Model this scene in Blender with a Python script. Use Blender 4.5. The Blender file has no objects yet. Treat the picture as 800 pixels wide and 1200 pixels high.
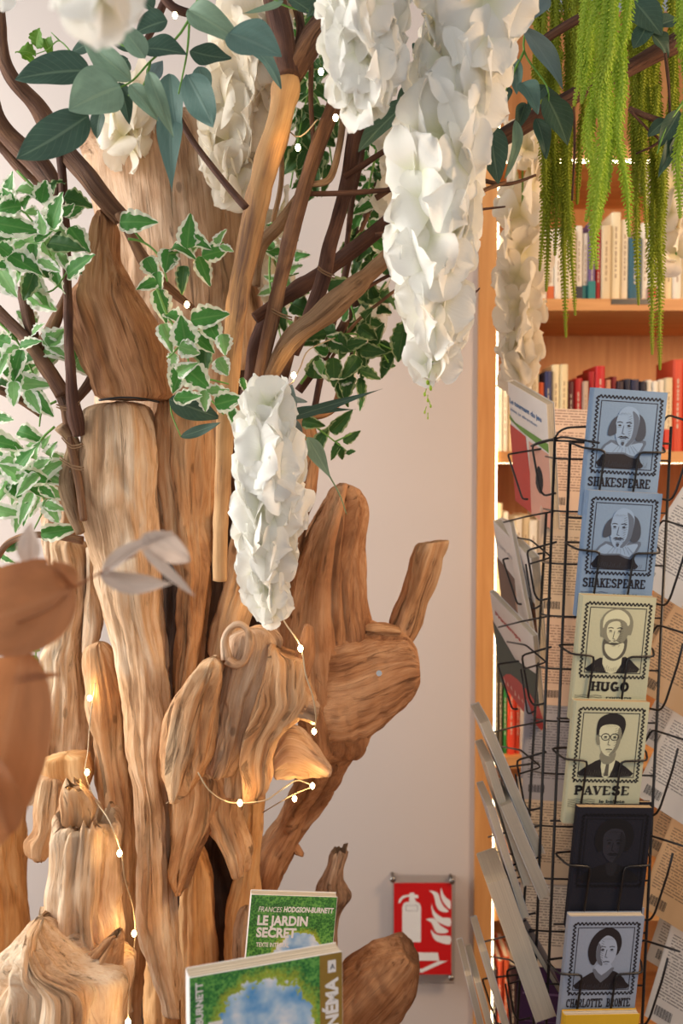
import bpy, bmesh, math, random
from mathutils import Vector, Matrix, noise, Quaternion
from mathutils.geometry import tessellate_polygon
PI = math.pi
sc = bpy.context.scene
C = sc.collection
R = random.Random(7)

# ------------------------------------------------------------------ camera
FPX, PITCH, CAMZ = 1100.0, math.radians(2.8), 1.5
cam = bpy.data.objects.new('camera', bpy.data.cameras.new('camera'))
C.objects.link(cam); sc.camera = cam
cam.location = (0, 0, CAMZ)
cam.rotation_euler = (PI/2 - PITCH, 0, 0)
cam.data.sensor_width = 36; cam.data.lens = 36*FPX/1200
cam.data.clip_start = .02
cam.data.dof.use_dof = True
cam.data.dof.focus_distance = 1.16
cam.data.dof.aperture_fstop = 4.6

# ------------------------------------------------------------------ world, lights, exposure
sc.view_settings.view_transform = 'Standard'
sc.view_settings.look = 'None'
sc.view_settings.gamma = 1
sc.view_settings.use_curve_mapping = False
sc.view_settings.exposure = 0.0
w = bpy.data.worlds.new('world'); sc.world = w; w.use_nodes = True
w.node_tree.nodes['Background'].inputs[0].default_value = (.93, .94, 1, 1)
w.node_tree.nodes['Background'].inputs[1].default_value = .26

def area(name, loc, target, size, power, col, sy=None):
    l = bpy.data.lights.new(name, 'AREA'); l.energy = power; l.color = col
    l.shape = 'RECTANGLE'; l.size = size; l.size_y = sy or size
    o = bpy.data.objects.new(name, l); C.objects.link(o); o.location = loc
    d = Vector(target) - Vector(loc)
    o.rotation_euler = d.to_track_quat('-Z', 'Y').to_euler()
    return o
area('window_daylight', (-1.75, 1.0, 1.7), (-.1, 1.15, 1.2), 1.3, 52, (1, .97, .93), 2.0)
area('shopfront_daylight', (.1, -1.6, 2.5), (.1, 1.5, 1.2), 2.4, 19, (.97, .98, 1))
area('warm_ceiling_light', (1.15, .95, 1.9), (.20, 1.95, .72), .35, 14, (1, .66, .38))
area('left_wall_wash', (-1.5, 1.3, 2.2), (-.6, 1.95, 1.2), .6, 4, (1, .97, .92))  # added light, placed to brighten the left part of the wall

# ------------------------------------------------------------------ helpers
def W(px, py, Y):
    c, s = math.cos(PITCH), math.sin(PITCH)
    x = px-400.; u = 600.-py
    d = Vector((x, FPX*c + u*s, -FPX*s + u*c))
    d *= Y/d.y
    return Vector((d.x, d.y, d.z + CAMZ))
def pxm(Y): return Y/FPX            # metres per photo pixel at distance Y
def lin(r, g, b):
    f = lambda v: (v/255/12.92) if v/255 <= .04045 else ((v/255+.055)/1.055)**2.4
    return (f(r), f(g), f(b), 1)
def cr(P, t):
    n = len(P)-1
    x = min(max(t, 0), .999999)*n; i = int(x); f = x-i
    a = P[max(i-1, 0)]; b = P[i]; c = P[i+1]; d = P[min(i+2, n)]
    if isinstance(b, (int, float)):
        return .5*((2*b)+(-a+c)*f+(2*a-5*b+4*c-d)*f*f+(-a+3*b-3*c+d)*f**3)
    return type(b)([.5*((2*q)+(-p+r)*f+(2*p-5*q+4*r-s)*f*f+(-p+3*q-3*r+s)*f**3) for p, q, r, s in zip(a, b, c, d)])
def tag(o, label=None, cat=None, group=None, kind=None):
    if label: o['label'] = label
    if cat: o['category'] = cat
    if group: o['group'] = group
    if kind: o['kind'] = kind
    return o
def thing(name, label, cat, loc, group=None):
    o = bpy.data.objects.new(name, None); C.objects.link(o)
    o.empty_display_size = .02
    o.location = loc
    return tag(o, label, cat, group)
def mk(name, vs, fs, mat, parent=None, smooth=True, attr=None, uv=None, label=None, origin=None, mats=None, fm=None):
    me = bpy.data.meshes.new(name)
    if parent is None and origin is None and len(vs):
        n = len(vs); lo = min(v[2] for v in vs)
        origin = Vector((sum(v[0] for v in vs)/n, sum(v[1] for v in vs)/n, lo))
    if parent is not None and parent.type == 'EMPTY' and origin is None and not parent.get('rot'):
        origin = Vector(parent.location)
    if parent is not None and parent.type != 'EMPTY' and origin is None:
        origin = parent_origin.get(parent.name, Vector())
    off = Vector(origin) if origin is not None else Vector()
    me.from_pydata([Vector(v)-off for v in vs], [], fs)
    if mats:
        for m in mats: me.materials.append(m)
        if fm: me.polygons.foreach_set('material_index', fm)
    else: me.materials.append(mat)
    if smooth: me.polygons.foreach_set('use_smooth', [True]*len(me.polygons))
    if attr:
        a = me.attributes.new('grain', 'FLOAT_VECTOR', 'POINT')
        a.data.foreach_set('vector', [q for v in attr for q in v])
    if uv:
        l = me.uv_layers.new(name='UVMap')
        l.data.foreach_set('uv', [q for lp in me.loops for q in uv[lp.vertex_index]])
    me.update()
    o = bpy.data.objects.new(name, me); C.objects.link(o)
    if parent is not None:
        o.parent = parent
        if parent.type == 'EMPTY': parent_origin[o.name] = off
    else:
        o.location = off
        parent_origin[o.name] = off
    if label: o['label'] = label
    return o
parent_origin = {}
class MB:
    """collects shapes of ONE mesh"""
    def __init__(s): s.v = []; s.f = []; s.m = []; s.uv = []
    def add(s, vs, fs, mi=0, uv=None):
        b = len(s.v); s.v += [Vector(v) for v in vs]; s.f += [tuple(i+b for i in f) for f in fs]; s.m += [mi]*len(fs)
        s.uv += uv if uv else [(0, 0)]*len(vs)
    def box(s, lo, hi, mi=0, M=None):
        x0, y0, z0 = lo; x1, y1, z1 = hi
        vs = [Vector(p) for p in ((x0,y0,z0),(x1,y0,z0),(x1,y1,z0),(x0,y1,z0),(x0,y0,z1),(x1,y0,z1),(x1,y1,z1),(x0,y1,z1))]
        if M: vs = [M@v for v in vs]
        s.add(vs, [(0,3,2,1),(4,5,6,7),(0,1,5,4),(1,2,6,5),(2,3,7,6),(3,0,4,7)], mi)
    def tube(s, P, rad, n=8, seg=None, mi=0, sm=True):
        P = [Vector(p) for p in P]
        rad = [rad]*len(P) if isinstance(rad, (int, float)) else list(rad)
        if sm and len(P) > 2:
            seg = seg or (len(P)-1)*5
            Q = [cr(P, i/seg) for i in range(seg+1)]; rr = [cr(rad, i/seg) for i in range(seg+1)]
        else: Q = P; rr = rad if len(rad) == len(P) else [rad[0]]*len(P)
        up = None; vs = []
        for i, q in enumerate(Q):
            t = (Q[min(i+1, len(Q)-1)]-Q[max(i-1, 0)]).normalized()
            if up is None: up = t.orthogonal().normalized()
            up = (up - t*up.dot(t)).normalized(); sd = t.cross(up)
            for k in range(n):
                a = 2*PI*k/n; vs.append(q + (up*math.cos(a)+sd*math.sin(a))*max(rr[i], 1e-5))
        fs = [(i*n+k, i*n+(k+1)%n, (i+1)*n+(k+1)%n, (i+1)*n+k) for i in range(len(Q)-1) for k in range(n)]
        fs += [tuple(range(n))[::-1], tuple((len(Q)-1)*n+k for k in range(n))]
        s.add(vs, fs, mi)
    def ball(s, c, r, sx=1, sy=1, sz=1, nu=12, nv=8, mi=0):
        c = Vector(c); vs = [c+Vector((0,0,r*sz))]
        for j in range(1, nv):
            for i in range(nu):
                a = 2*PI*i/nu; b = PI*j/nv
                vs.append(c+Vector((r*sx*math.sin(b)*math.cos(a), r*sy*math.sin(b)*math.sin(a), r*sz*math.cos(b))))
        vs.append(c-Vector((0,0,r*sz)))
        fs = [(0, 1+i, 1+(i+1)%nu) for i in range(nu)]
        for j in range(nv-2):
            for i in range(nu):
                a = 1+j*nu
                fs.append((a+i, a+nu+i, a+nu+(i+1)%nu, a+(i+1)%nu))
        a = 1+(nv-2)*nu; L = len(vs)-1
        fs += [(a+i, L, a+(i+1)%nu) for i in range(nu)]
        s.add(vs, fs, mi)
    def poly(s, pts, y=0, mi=0, smooth=0):
        """flat print in the local x-z plane at depth y"""
        if smooth:
            n = len(pts); out = []
            for i in range(n):
                a, b, c, d = (Vector(pts[(i+k) % n]) for k in (-1, 0, 1, 2))
                for k in range(smooth):
                    f = k/smooth
                    out.append(.5*((2*b)+(-a+c)*f+(2*a-5*b+4*c-d)*f*f+(-a+3*b-3*c+d)*f**3))
            pts = out
        vs = [Vector((p[0], y, p[1])) for p in pts]
        tri = tessellate_polygon([[Vector((p[0], p[1], 0)) for p in pts]])
        s.add(vs, [tuple(t) for t in tri], mi)
    def stroke(s, pts, wd, y=0, mi=0):
        for a, b in zip(pts[:-1], pts[1:]):
            a = Vector(a); b = Vector(b); d = b-a
            if d.length < 1e-9: continue
            d.normalize(); n = Vector((-d.y, d.x))*wd/2; a2 = a-d*wd*.18; b2 = b+d*wd*.18
            q = [a2-n, b2-n, b2+n, a2+n]
            s.add([Vector((p.x, y, p.y)) for p in q], [(0,1,2,3)], mi)
    def build(s, name, mat, parent=None, smooth=False, label=None, mats=None, origin=None, uv=False):
        return mk(name, s.v, s.f, mat, parent, smooth, label=label, mats=mats, fm=s.m if mats else None, origin=origin, uv=s.uv if uv else None)

# ------------------------------------------------------------------ materials
def newmat(name):
    m = bpy.data.materials.new(name); m.use_nodes = True
    nt = m.node_tree; return m, nt, nt.nodes['Principled BSDF']
def N(nt, t, **k):
    n = nt.nodes.new(t)
    for a, v in k.items():
        if a.startswith('i_'): n.inputs[a[2:].replace('_', ' ')].default_value = v
        else: setattr(n, a, v)
    return n
def plain(name, col, rough=.6, metal=0, noise_amt=.06, scale=40, bump=0, spec=.4):
    m, nt, b = newmat(name)
    tc = N(nt, 'ShaderNodeTexCoord'); nz = N(nt, 'ShaderNodeTexNoise', i_Scale=scale, i_Detail=4)
    nt.links.new(tc.outputs['Object'], nz.inputs['Vector'])
    mx = N(nt, 'ShaderNodeMix', data_type='RGBA')
    nt.links.new(nz.outputs['Fac'], mx.inputs['Factor'])
    mx.inputs['A'].default_value = [c*(1-noise_amt) for c in col[:3]]+[1]
    mx.inputs['B'].default_value = [min(1, c*(1+noise_amt)) for c in col[:3]]+[1]
    nt.links.new(mx.outputs['Result'], b.inputs['Base Color'])
    b.inputs['Roughness'].default_value = rough; b.inputs['Metallic'].default_value = metal
    b.inputs['Specular IOR Level'].default_value = spec
    if bump:
        bp = N(nt, 'ShaderNodeBump', i_Strength=bump, i_Distance=.002)
        nt.links.new(nz.outputs['Fac'], bp.inputs['Height']); nt.links.new(bp.outputs['Normal'], b.inputs['Normal'])
    return m
def ramp(nt, stops):
    r = N(nt, 'ShaderNodeValToRGB'); e = r.color_ramp.elements
    while len(e) > 1: e.remove(e[-1])
    e[0].position = stops[0][0]; e[0].color = stops[0][1]
    for p, c in stops[1:]:
        x = e.new(p); x.color = c
    return r
def woodmat(name, dark, mid, light, crack=.5, streak=1.0, rough=.75, bump=.9, crackcol=None):
    m, nt, b = newmat(name); L = nt.links.new
    at = N(nt, 'ShaderNodeAttribute', attribute_name='grain')
    mp = N(nt, 'ShaderNodeMapping'); mp.inputs['Scale'].default_value = (300, 300, 13)
    L(at.outputs['Vector'], mp.inputs['Vector'])
    n1 = N(nt, 'ShaderNodeTexNoise', i_Scale=1.0, i_Detail=7, i_Roughness=.68, i_Distortion=.5)
    L(mp.outputs[0], n1.inputs['Vector'])
    mp2 = N(nt, 'ShaderNodeMapping'); mp2.inputs['Scale'].default_value = (22, 22, 7)
    L(at.outputs['Vector'], mp2.inputs['Vector'])
    n2 = N(nt, 'ShaderNodeTexNoise', i_Scale=1.0, i_Detail=3, i_Roughness=.55, i_Distortion=.8)
    L(mp2.outputs[0], n2.inputs['Vector'])
    ad = N(nt, 'ShaderNodeMath', operation='MULTIPLY_ADD'); ad.inputs[1].default_value = .42*streak
    L(n1.outputs['Fac'], ad.inputs[0])
    mu = N(nt, 'ShaderNodeMath', operation='MULTIPLY'); mu.inputs[1].default_value = 1-.42*streak
    L(n2.outputs['Fac'], mu.inputs[0]); L(mu.outputs[0], ad.inputs[2])
    r = ramp(nt, [(.33, dark), (.47, mid), (.63, light), (.8, tuple(min(1, c*1.12) for c in light[:3])+(1,))])
    L(ad.outputs[0], r.inputs[0])
    mp3 = N(nt, 'ShaderNodeMapping'); mp3.inputs['Scale'].default_value = (110, 110, 7); mp3.inputs['Location'].default_value = (3, 1, 5)
    L(at.outputs['Vector'], mp3.inputs['Vector'])
    n3 = N(nt, 'ShaderNodeTexNoise', i_Scale=1.0, i_Detail=5, i_Roughness=.65, i_Distortion=1.2)
    L(mp3.outputs[0], n3.inputs['Vector'])
    rc = ramp(nt, [(.0, (1,1,1,1)), (.33, (1,1,1,1)), (.40, (0,0,0,1))]); L(n3.outputs['Fac'], rc.inputs[0])
    mp4 = N(nt, 'ShaderNodeMapping'); mp4.inputs['Scale'].default_value = (26, 26, 13); L(at.outputs['Vector'], mp4.inputs['Vector'])
    vo = N(nt, 'ShaderNodeTexVoronoi', i_Scale=1.0); L(mp4.outputs[0], vo.inputs['Vector'])
    rk = ramp(nt, [(0, (1,1,1,1)), (.07, (.8,.8,.8,1)), (.11, (0,0,0,1))]); L(vo.outputs['Distance'], rk.inputs[0])
    mk_ = N(nt, 'ShaderNodeMath', operation='MAXIMUM'); L(rc.outputs[0], mk_.inputs[0]); L(rk.outputs[0], mk_.inputs[1])
    cf = N(nt, 'ShaderNodeMath', operation='MULTIPLY'); cf.inputs[1].default_value = crack; L(mk_.outputs[0], cf.inputs[0])
    mx = N(nt, 'ShaderNodeMix', data_type='RGBA'); L(cf.outputs[0], mx.inputs['Factor'])
    L(r.outputs[0], mx.inputs['A']); mx.inputs['B'].default_value = crackcol or tuple(c*.35 for c in dark[:3])+(1,)
    L(mx.outputs['Result'], b.inputs['Base Color'])
    b.inputs['Roughness'].default_value = rough; b.inputs['Specular IOR Level'].default_value = .25
    hs = N(nt, 'ShaderNodeMath', operation='MULTIPLY_ADD'); hs.inputs[1].default_value = -.8
    L(cf.outputs[0], hs.inputs[0]); L(n1.outputs['Fac'], hs.inputs[2])
    bp = N(nt, 'ShaderNodeBump', i_Strength=bump, i_Distance=.004)
    L(hs.outputs[0], bp.inputs['Height']); L(bp.outputs['Normal'], b.inputs['Normal'])
    return m
M = {}
M['drift'] = woodmat('driftwood', lin(142,96,62), lin(204,152,106), lin(234,196,154), .6)
M['drift_pale'] = woodmat('pale driftwood', lin(172,128,90), lin(224,184,144), lin(246,222,192), .5)
M['drift_grey'] = woodmat('weathered driftwood', lin(132,98,74), lin(196,156,122), lin(228,198,168), .6)
M['drift_smooth'] = woodmat('smooth brown driftwood', lin(118,76,50), lin(176,124,84), lin(216,168,126), .55, 1, bump=.8)
M['drift_orange'] = woodmat('fresh orange driftwood', lin(178,122,70), lin(218,162,104), lin(240,196,142), .4, .9, bump=.5)
M['drift_gap_shade'] = woodmat('gap shade driftwood', lin(44,28,20), lin(66,44,30), lin(92,64,44), .4)  # shade between the logs, put into the wood colour
M['bark'] = woodmat('brown bark', lin(74,50,40), lin(112,80,62), lin(164,122,88), .5)
M['bark_dark'] = woodmat('dark bark', lin(58,38,34), lin(88,60,50), lin(124,88,70), .45)
M['stake'] = woodmat('peeled stake', lin(112,84,74), lin(188,142,96), lin(214,172,124), .35, .9, bump=.3)
M['bleached'] = woodmat('bleached branch', lin(112,84,60), lin(150,118,88), lin(184,152,120), .5)

def flatgrain(name, dark, light, sc_=(1, 1, 1), rough=.5):
    m, nt, b = newmat(name); L = nt.links.new
    tc = N(nt, 'ShaderNodeTexCoord'); mp = N(nt, 'ShaderNodeMapping'); mp.inputs['Scale'].default_value = sc_
    L(tc.outputs['Object'], mp.inputs['Vector'])
    n = N(nt, 'ShaderNodeTexNoise', i_Scale=1.0, i_Detail=5, i_Distortion=.5); L(mp.outputs[0], n.inputs['Vector'])
    r = ramp(nt, [(.3, dark), (.7, light)]); L(n.outputs['Fac'], r.inputs[0]); L(r.outputs[0], b.inputs['Base Color'])
    b.inputs['Roughness'].default_value = rough
    return m
M['oak'] = flatgrain('oak shelf', lin(196,134,74), lin(222,164,102), (4, 60, 60))
M['oak_v'] = flatgrain('oak upright', lin(198,134,72), lin(220,160,96), (60, 60, 4))
M['wall'] = plain('painted plaster', lin(206,195,188), .85, noise_amt=.02, scale=6, bump=.05)
M['floor'] = plain('floor', lin(150,120,95), .6)
def emit(name, col, s):
    m = bpy.data.materials.new(name); m.use_nodes = True; nt = m.node_tree
    nt.nodes.remove(nt.nodes['Principled BSDF'])
    e = N(nt, 'ShaderNodeEmission'); e.inputs[0].default_value = col; e.inputs[1].default_value = s
    nt.links.new(e.outputs[0], nt.nodes['Material Output'].inputs[0]); return m
M['led'] = emit('led strip', (1, .80, .50, 1), 9)
M['bulb'] = emit('fairy bulb', (1, .72, .34, 1), 40)
M['wirelight'] = plain('clear cable', lin(190,170,140), .35)
M['black'] = plain('black wire', lin(24,22,24), .35, spec=.5)
M['steel'] = plain('steel', lin(150,145,140), .25, 1)
M['ink'] = plain('dark ink', lin(38,38,46), .7)
M['soft_ink'] = plain('faded ink', lin(168,140,112), .7)
M['paper'] = plain('book pages', lin(232,220,198), .8, noise_amt=.08, scale=120)
M['paper_tan'] = plain('tan book pages', lin(212,188,150), .8, noise_amt=.08, scale=120)
for k in ('paper', 'paper_tan'):          # page edges: fine lines across the thickness of the block
    nt = M[k].node_tree; nz = next(n for n in nt.nodes if n.type == 'TEX_NOISE'); tc = next(n for n in nt.nodes if n.type == 'TEX_COORD')
    mp = N(nt, 'ShaderNodeMapping'); mp.inputs['Scale'].default_value = (6, 1100, 6); nt.links.new(tc.outputs['Object'], mp.inputs[0]); nt.links.new(mp.outputs[0], nz.inputs['Vector'])
    nz.inputs['Scale'].default_value = 1; mx = next(n for n in nt.nodes if n.type == 'MIX'); mx.inputs['A'].default_value = [c*.62 for c in mx.inputs['A'].default_value[:3]]+[1]
M['white'] = plain('white print', lin(238,238,236), .6)

def petalmat(name, a, b_, tr=.45):
    m, nt, b = newmat(name); L = nt.links.new
    uv = N(nt, 'ShaderNodeUVMap'); sp = N(nt, 'ShaderNodeSeparateXYZ'); L(uv.outputs[0], sp.inputs[0])
    r = ramp(nt, [(.0, b_), (.45, a), (1, a)]); L(sp.outputs['Y'], r.inputs[0])
    L(r.outputs[0], b.inputs['Base Color']); b.inputs['Roughness'].default_value = .6; b.inputs['Specular IOR Level'].default_value = .2
    t = N(nt, 'ShaderNodeBsdfTranslucent'); L(r.outputs[0], t.inputs[0])
    mx = N(nt, 'ShaderNodeMixShader'); mx.inputs[0].default_value = tr
    L(b.outputs[0], mx.inputs[1]); L(t.outputs[0], mx.inputs[2]); L(mx.outputs[0], nt.nodes['Material Output'].inputs[0])
    n = N(nt, 'ShaderNodeTexNoise', i_Scale=1.0, i_Detail=4); mp = N(nt, 'ShaderNodeMapping'); mp.inputs['Scale'].default_value = (14, 2.5, 1)
    L(uv.outputs[0], mp.inputs[0]); L(mp.outputs[0], n.inputs['Vector'])
    bp = N(nt, 'ShaderNodeBump', i_Strength=.35, i_Distance=.002); L(n.outputs['Fac'], bp.inputs['Height']); L(bp.outputs[0], b.inputs['Normal'])
    return m
M['petal'] = petalmat('white petal', lin(254,252,244), lin(234,236,198), .32)
M['petal_cream'] = petalmat('cream petal', lin(246,238,222), lin(226,218,170), .4)

def leafmat(name, base, vein, edge=None, edge_at=.62, tr=.3, patch=0, veinamt=.5, rough=.5):
    """uv: u = -1..1 across, v = 0..1 along"""
    m, nt, b = newmat(name); L = nt.links.new
    uv = N(nt, 'ShaderNodeUVMap'); sp = N(nt, 'ShaderNodeSeparateXYZ'); L(uv.outputs[0], sp.inputs[0])
    au = N(nt, 'ShaderNodeMath', operation='ABSOLUTE'); L(sp.outputs['X'], au.inputs[0])
    oi = N(nt, 'ShaderNodeObjectInfo')
    nz = N(nt, 'ShaderNodeTexNoise', noise_dimensions='4D', i_Scale=3.2, i_Detail=4); L(uv.outputs[0], nz.inputs['Vector'])
    wv = N(nt, 'ShaderNodeMath', operation='MULTIPLY'); wv.inputs[1].default_value = 30; L(oi.outputs['Random'], wv.inputs[0]); L(wv.outputs[0], nz.inputs['W'])
    # colour variation inside the leaf
    mx = N(nt, 'ShaderNodeMix', data_type='RGBA'); L(nz.outputs['Fac'], mx.inputs['Factor'])
    mx.inputs['A'].default_value = tuple(c*.72 for c in base[:3])+(1,); mx.inputs['B'].default_value = tuple(min(1, c*1.3) for c in base[:3])+(1,)
    # side veins: v - |u|*.35, repeated
    q = N(nt, 'ShaderNodeMath', operation='MULTIPLY_ADD'); q.inputs[1].default_value = -.3; L(au.outputs[0], q.inputs[0]); L(sp.outputs['Y'], q.inputs[2])
    q2 = N(nt, 'ShaderNodeMath', operation='MULTIPLY'); q2.inputs[1].default_value = 9; L(q.outputs[0], q2.inputs[0])
    fr = N(nt, 'ShaderNodeMath', operation='FRACT'); L(q2.outputs[0], fr.inputs[0])
    rv = ramp(nt, [(0, (1,1,1,1)), (.07, (0,0,0,1)), (.93, (0,0,0,1)), (1, (1,1,1,1))]); L(fr.outputs[0], rv.inputs[0])
    rm = ramp(nt, [(0, (1,1,1,1)), (.045, (1,1,1,1)), (.09, (0,0,0,1))]); L(au.outputs[0], rm.inputs[0])
    mxv = N(nt, 'ShaderNodeMath', operation='MAXIMUM'); L(rm.outputs[0], mxv.inputs[0])
    h = N(nt, 'ShaderNodeMath', operation='MULTIPLY'); h.inputs[1].default_value = .6; L(rv.outputs[0], h.inputs[0]); L(h.outputs[0], mxv.inputs[1])
    va = N(nt, 'ShaderNodeMath', operation='MULTIPLY'); va.inputs[1].default_value = veinamt; L(mxv.outputs[0], va.inputs[0])
    m2 = N(nt, 'ShaderNodeMix', data_type='RGBA'); L(va.outputs[0], m2.inputs['Factor']); L(mx.outputs['Result'], m2.inputs['A']); m2.inputs['B'].default_value = vein
    out = m2.outputs['Result']
    if edge:
        vv = N(nt, 'ShaderNodeMath', operation='MULTIPLY_ADD'); vv.inputs[1].default_value = .22; L(sp.outputs['Y'], vv.inputs[0]); L(au.outputs[0], vv.inputs[2])
        e = N(nt, 'ShaderNodeMath', operation='MULTIPLY_ADD'); e.inputs[1].default_value = 1.1; L(nz.outputs['Fac'], e.inputs[0]); L(vv.outputs[0], e.inputs[2])
        re = ramp(nt, [(0, (0,0,0,1)), (.5, (0,0,0,1)), (.53, (1,1,1,1))])
        sb = N(nt, 'ShaderNodeMath', operation='SUBTRACT'); sb.inputs[1].default_value = edge_at + .16; L(e.outputs[0], sb.inputs[0]); L(sb.outputs[0], re.inputs[0])
        m3 = N(nt, 'ShaderNodeMix', data_type='RGBA'); L(re.outputs[0], m3.inputs['Factor']); L(out, m3.inputs['A']); m3.inputs['B'].default_value = edge
        out = m3.outputs['Result']
    L(out, b.inputs['Base Color']); b.inputs['Roughness'].default_value = rough; b.inputs['Specular IOR Level'].default_value = .3
    t = N(nt, 'ShaderNodeBsdfTranslucent'); L(out, t.inputs[0])
    ms = N(nt, 'ShaderNodeMixShader'); ms.inputs[0].default_value = tr
    L(b.outputs[0], ms.inputs[1]); L(t.outputs[0], ms.inputs[2]); L(ms.outputs[0], nt.nodes['Material Output'].inputs[0])
    bp = N(nt, 'ShaderNodeBump', i_Strength=.3, i_Distance=.001); L(mxv.outputs[0], bp.inputs['Height']); L(bp.outputs[0], b.inputs['Normal'])
    return m
M['euc'] = leafmat('dark eucalyptus leaf', lin(68,94,80), lin(124,148,122))
M['euc_teal'] = leafmat('teal eucalyptus leaf', lin(102,134,126), lin(136,162,150), veinamt=.35)
M['euc_pale'] = leafmat('pale eucalyptus leaf', lin(132,160,136), lin(165,190,155), veinamt=.4)
M['euc_blue'] = leafmat('grey blue eucalyptus leaf', lin(112,132,134), lin(140,158,158), veinamt=.25)
M['vari'] = leafmat('variegated leaf', lin(76,138,62), lin(130,175,96), lin(236,238,214), .60, .3, veinamt=.35)
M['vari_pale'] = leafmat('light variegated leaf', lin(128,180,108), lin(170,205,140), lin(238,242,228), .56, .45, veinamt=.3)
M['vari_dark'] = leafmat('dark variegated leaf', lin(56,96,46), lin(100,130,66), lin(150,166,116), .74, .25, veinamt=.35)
M['ivy'] = leafmat('ivy leaf', lin(96,140,48), lin(160,190,100), None)
M['brown_leaf'] = leafmat('brown dried leaf', lin(186,124,80), lin(206,150,108), tr=.35, veinamt=.2)
M['beige_leaf'] = leafmat('beige dried leaf', lin(208,190,176), lin(190,165,145), tr=.35, veinamt=.25)
M['green_stem'] = plain('green stem', lin(112,160,70), .5)
M['grey_stem'] = plain('grey green stem', lin(120,140,100), .5)
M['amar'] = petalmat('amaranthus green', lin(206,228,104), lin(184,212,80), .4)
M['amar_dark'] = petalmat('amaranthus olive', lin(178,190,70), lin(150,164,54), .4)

# ------------------------------------------------------------------ setting
def wallbox(name, lo, hi, mat):
    b = MB(); b.box(lo, hi); o = b.build(name, mat); tag(o, kind='structure'); return o
WY = 1.95                                   # wall front face
BX0 = W(558, 600, WY).x                     # left edge of the built-in bookcase
BX1 = BX0 + 1.05
wallbox('floor', (-1.9, -.6, -.05), (2.2, 2.5, 0), M['floor'])
wallbox('wall_back', (-1.9, WY, 0), (BX0, WY+.5, 2.75), M['wall'])
wallbox('wall_right', (BX1, WY, 0), (2.2, WY+.5, 2.75), M['wall'])

# ------------------------------------------------------------------ built-in bookcase
BY1 = WY + .38
bc = thing('bookcase', 'oak bookcase built into the wall behind the wire rack, with warm light strips', 'bookcase', ((BX0+BX1)/2, WY+.2, 0))
ux = W(579, 600, WY).x
b = MB(); b.box((BX0+.0005, WY-.012, 0), (ux, BY1, 2.6)); b.build('side_panel', M['oak_v'], bc)
b = MB(); b.box((BX1-.03, WY-.012, 0), (BX1-.0005, BY1, 2.6)); b.build('side_panel', M['oak_v'], bc)
b = MB(); b.box((ux, BY1, 0), (BX1-.03, BY1+.015, 2.6)); b.build('back_panel', M['oak_v'], bc)
shelf_z = []
for py in (171, 350, 529, 708, 887, 1066, 1250):
    z = W(600, py, WY).z; shelf_z.append(z)
    b = MB(); b.box((ux, WY, z-.024), (BX1-.03, BY1, z)); sh = b.build('shelf', M['oak'], bc)
    if py != 350:
        lt = .004 if py < 350 else .0008  # strips on the lower shelves are added light, thinned to stay unseen
        b = MB(); b.box((ux+.002, WY+.01, z-.0241-lt), (BX1-.032, WY+.020, z-.0241)); b.build('light_strip', M['led'], sh)
b = MB(); b.box((ux, WY-.004, .02), (ux+.004, WY+.002, 2.55)); b.build('light_strip', M['led'], bc, label='upright strip of warm light along the left side panel')
b = MB(); z = shelf_z[1]; b.box((W(716,350,WY).x, WY-.002, z-.012), (W(766,350,WY).x, WY+.001, z-.001)); b.build('shelf_label', M['black'], bc, label='small black shelf label')

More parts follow.
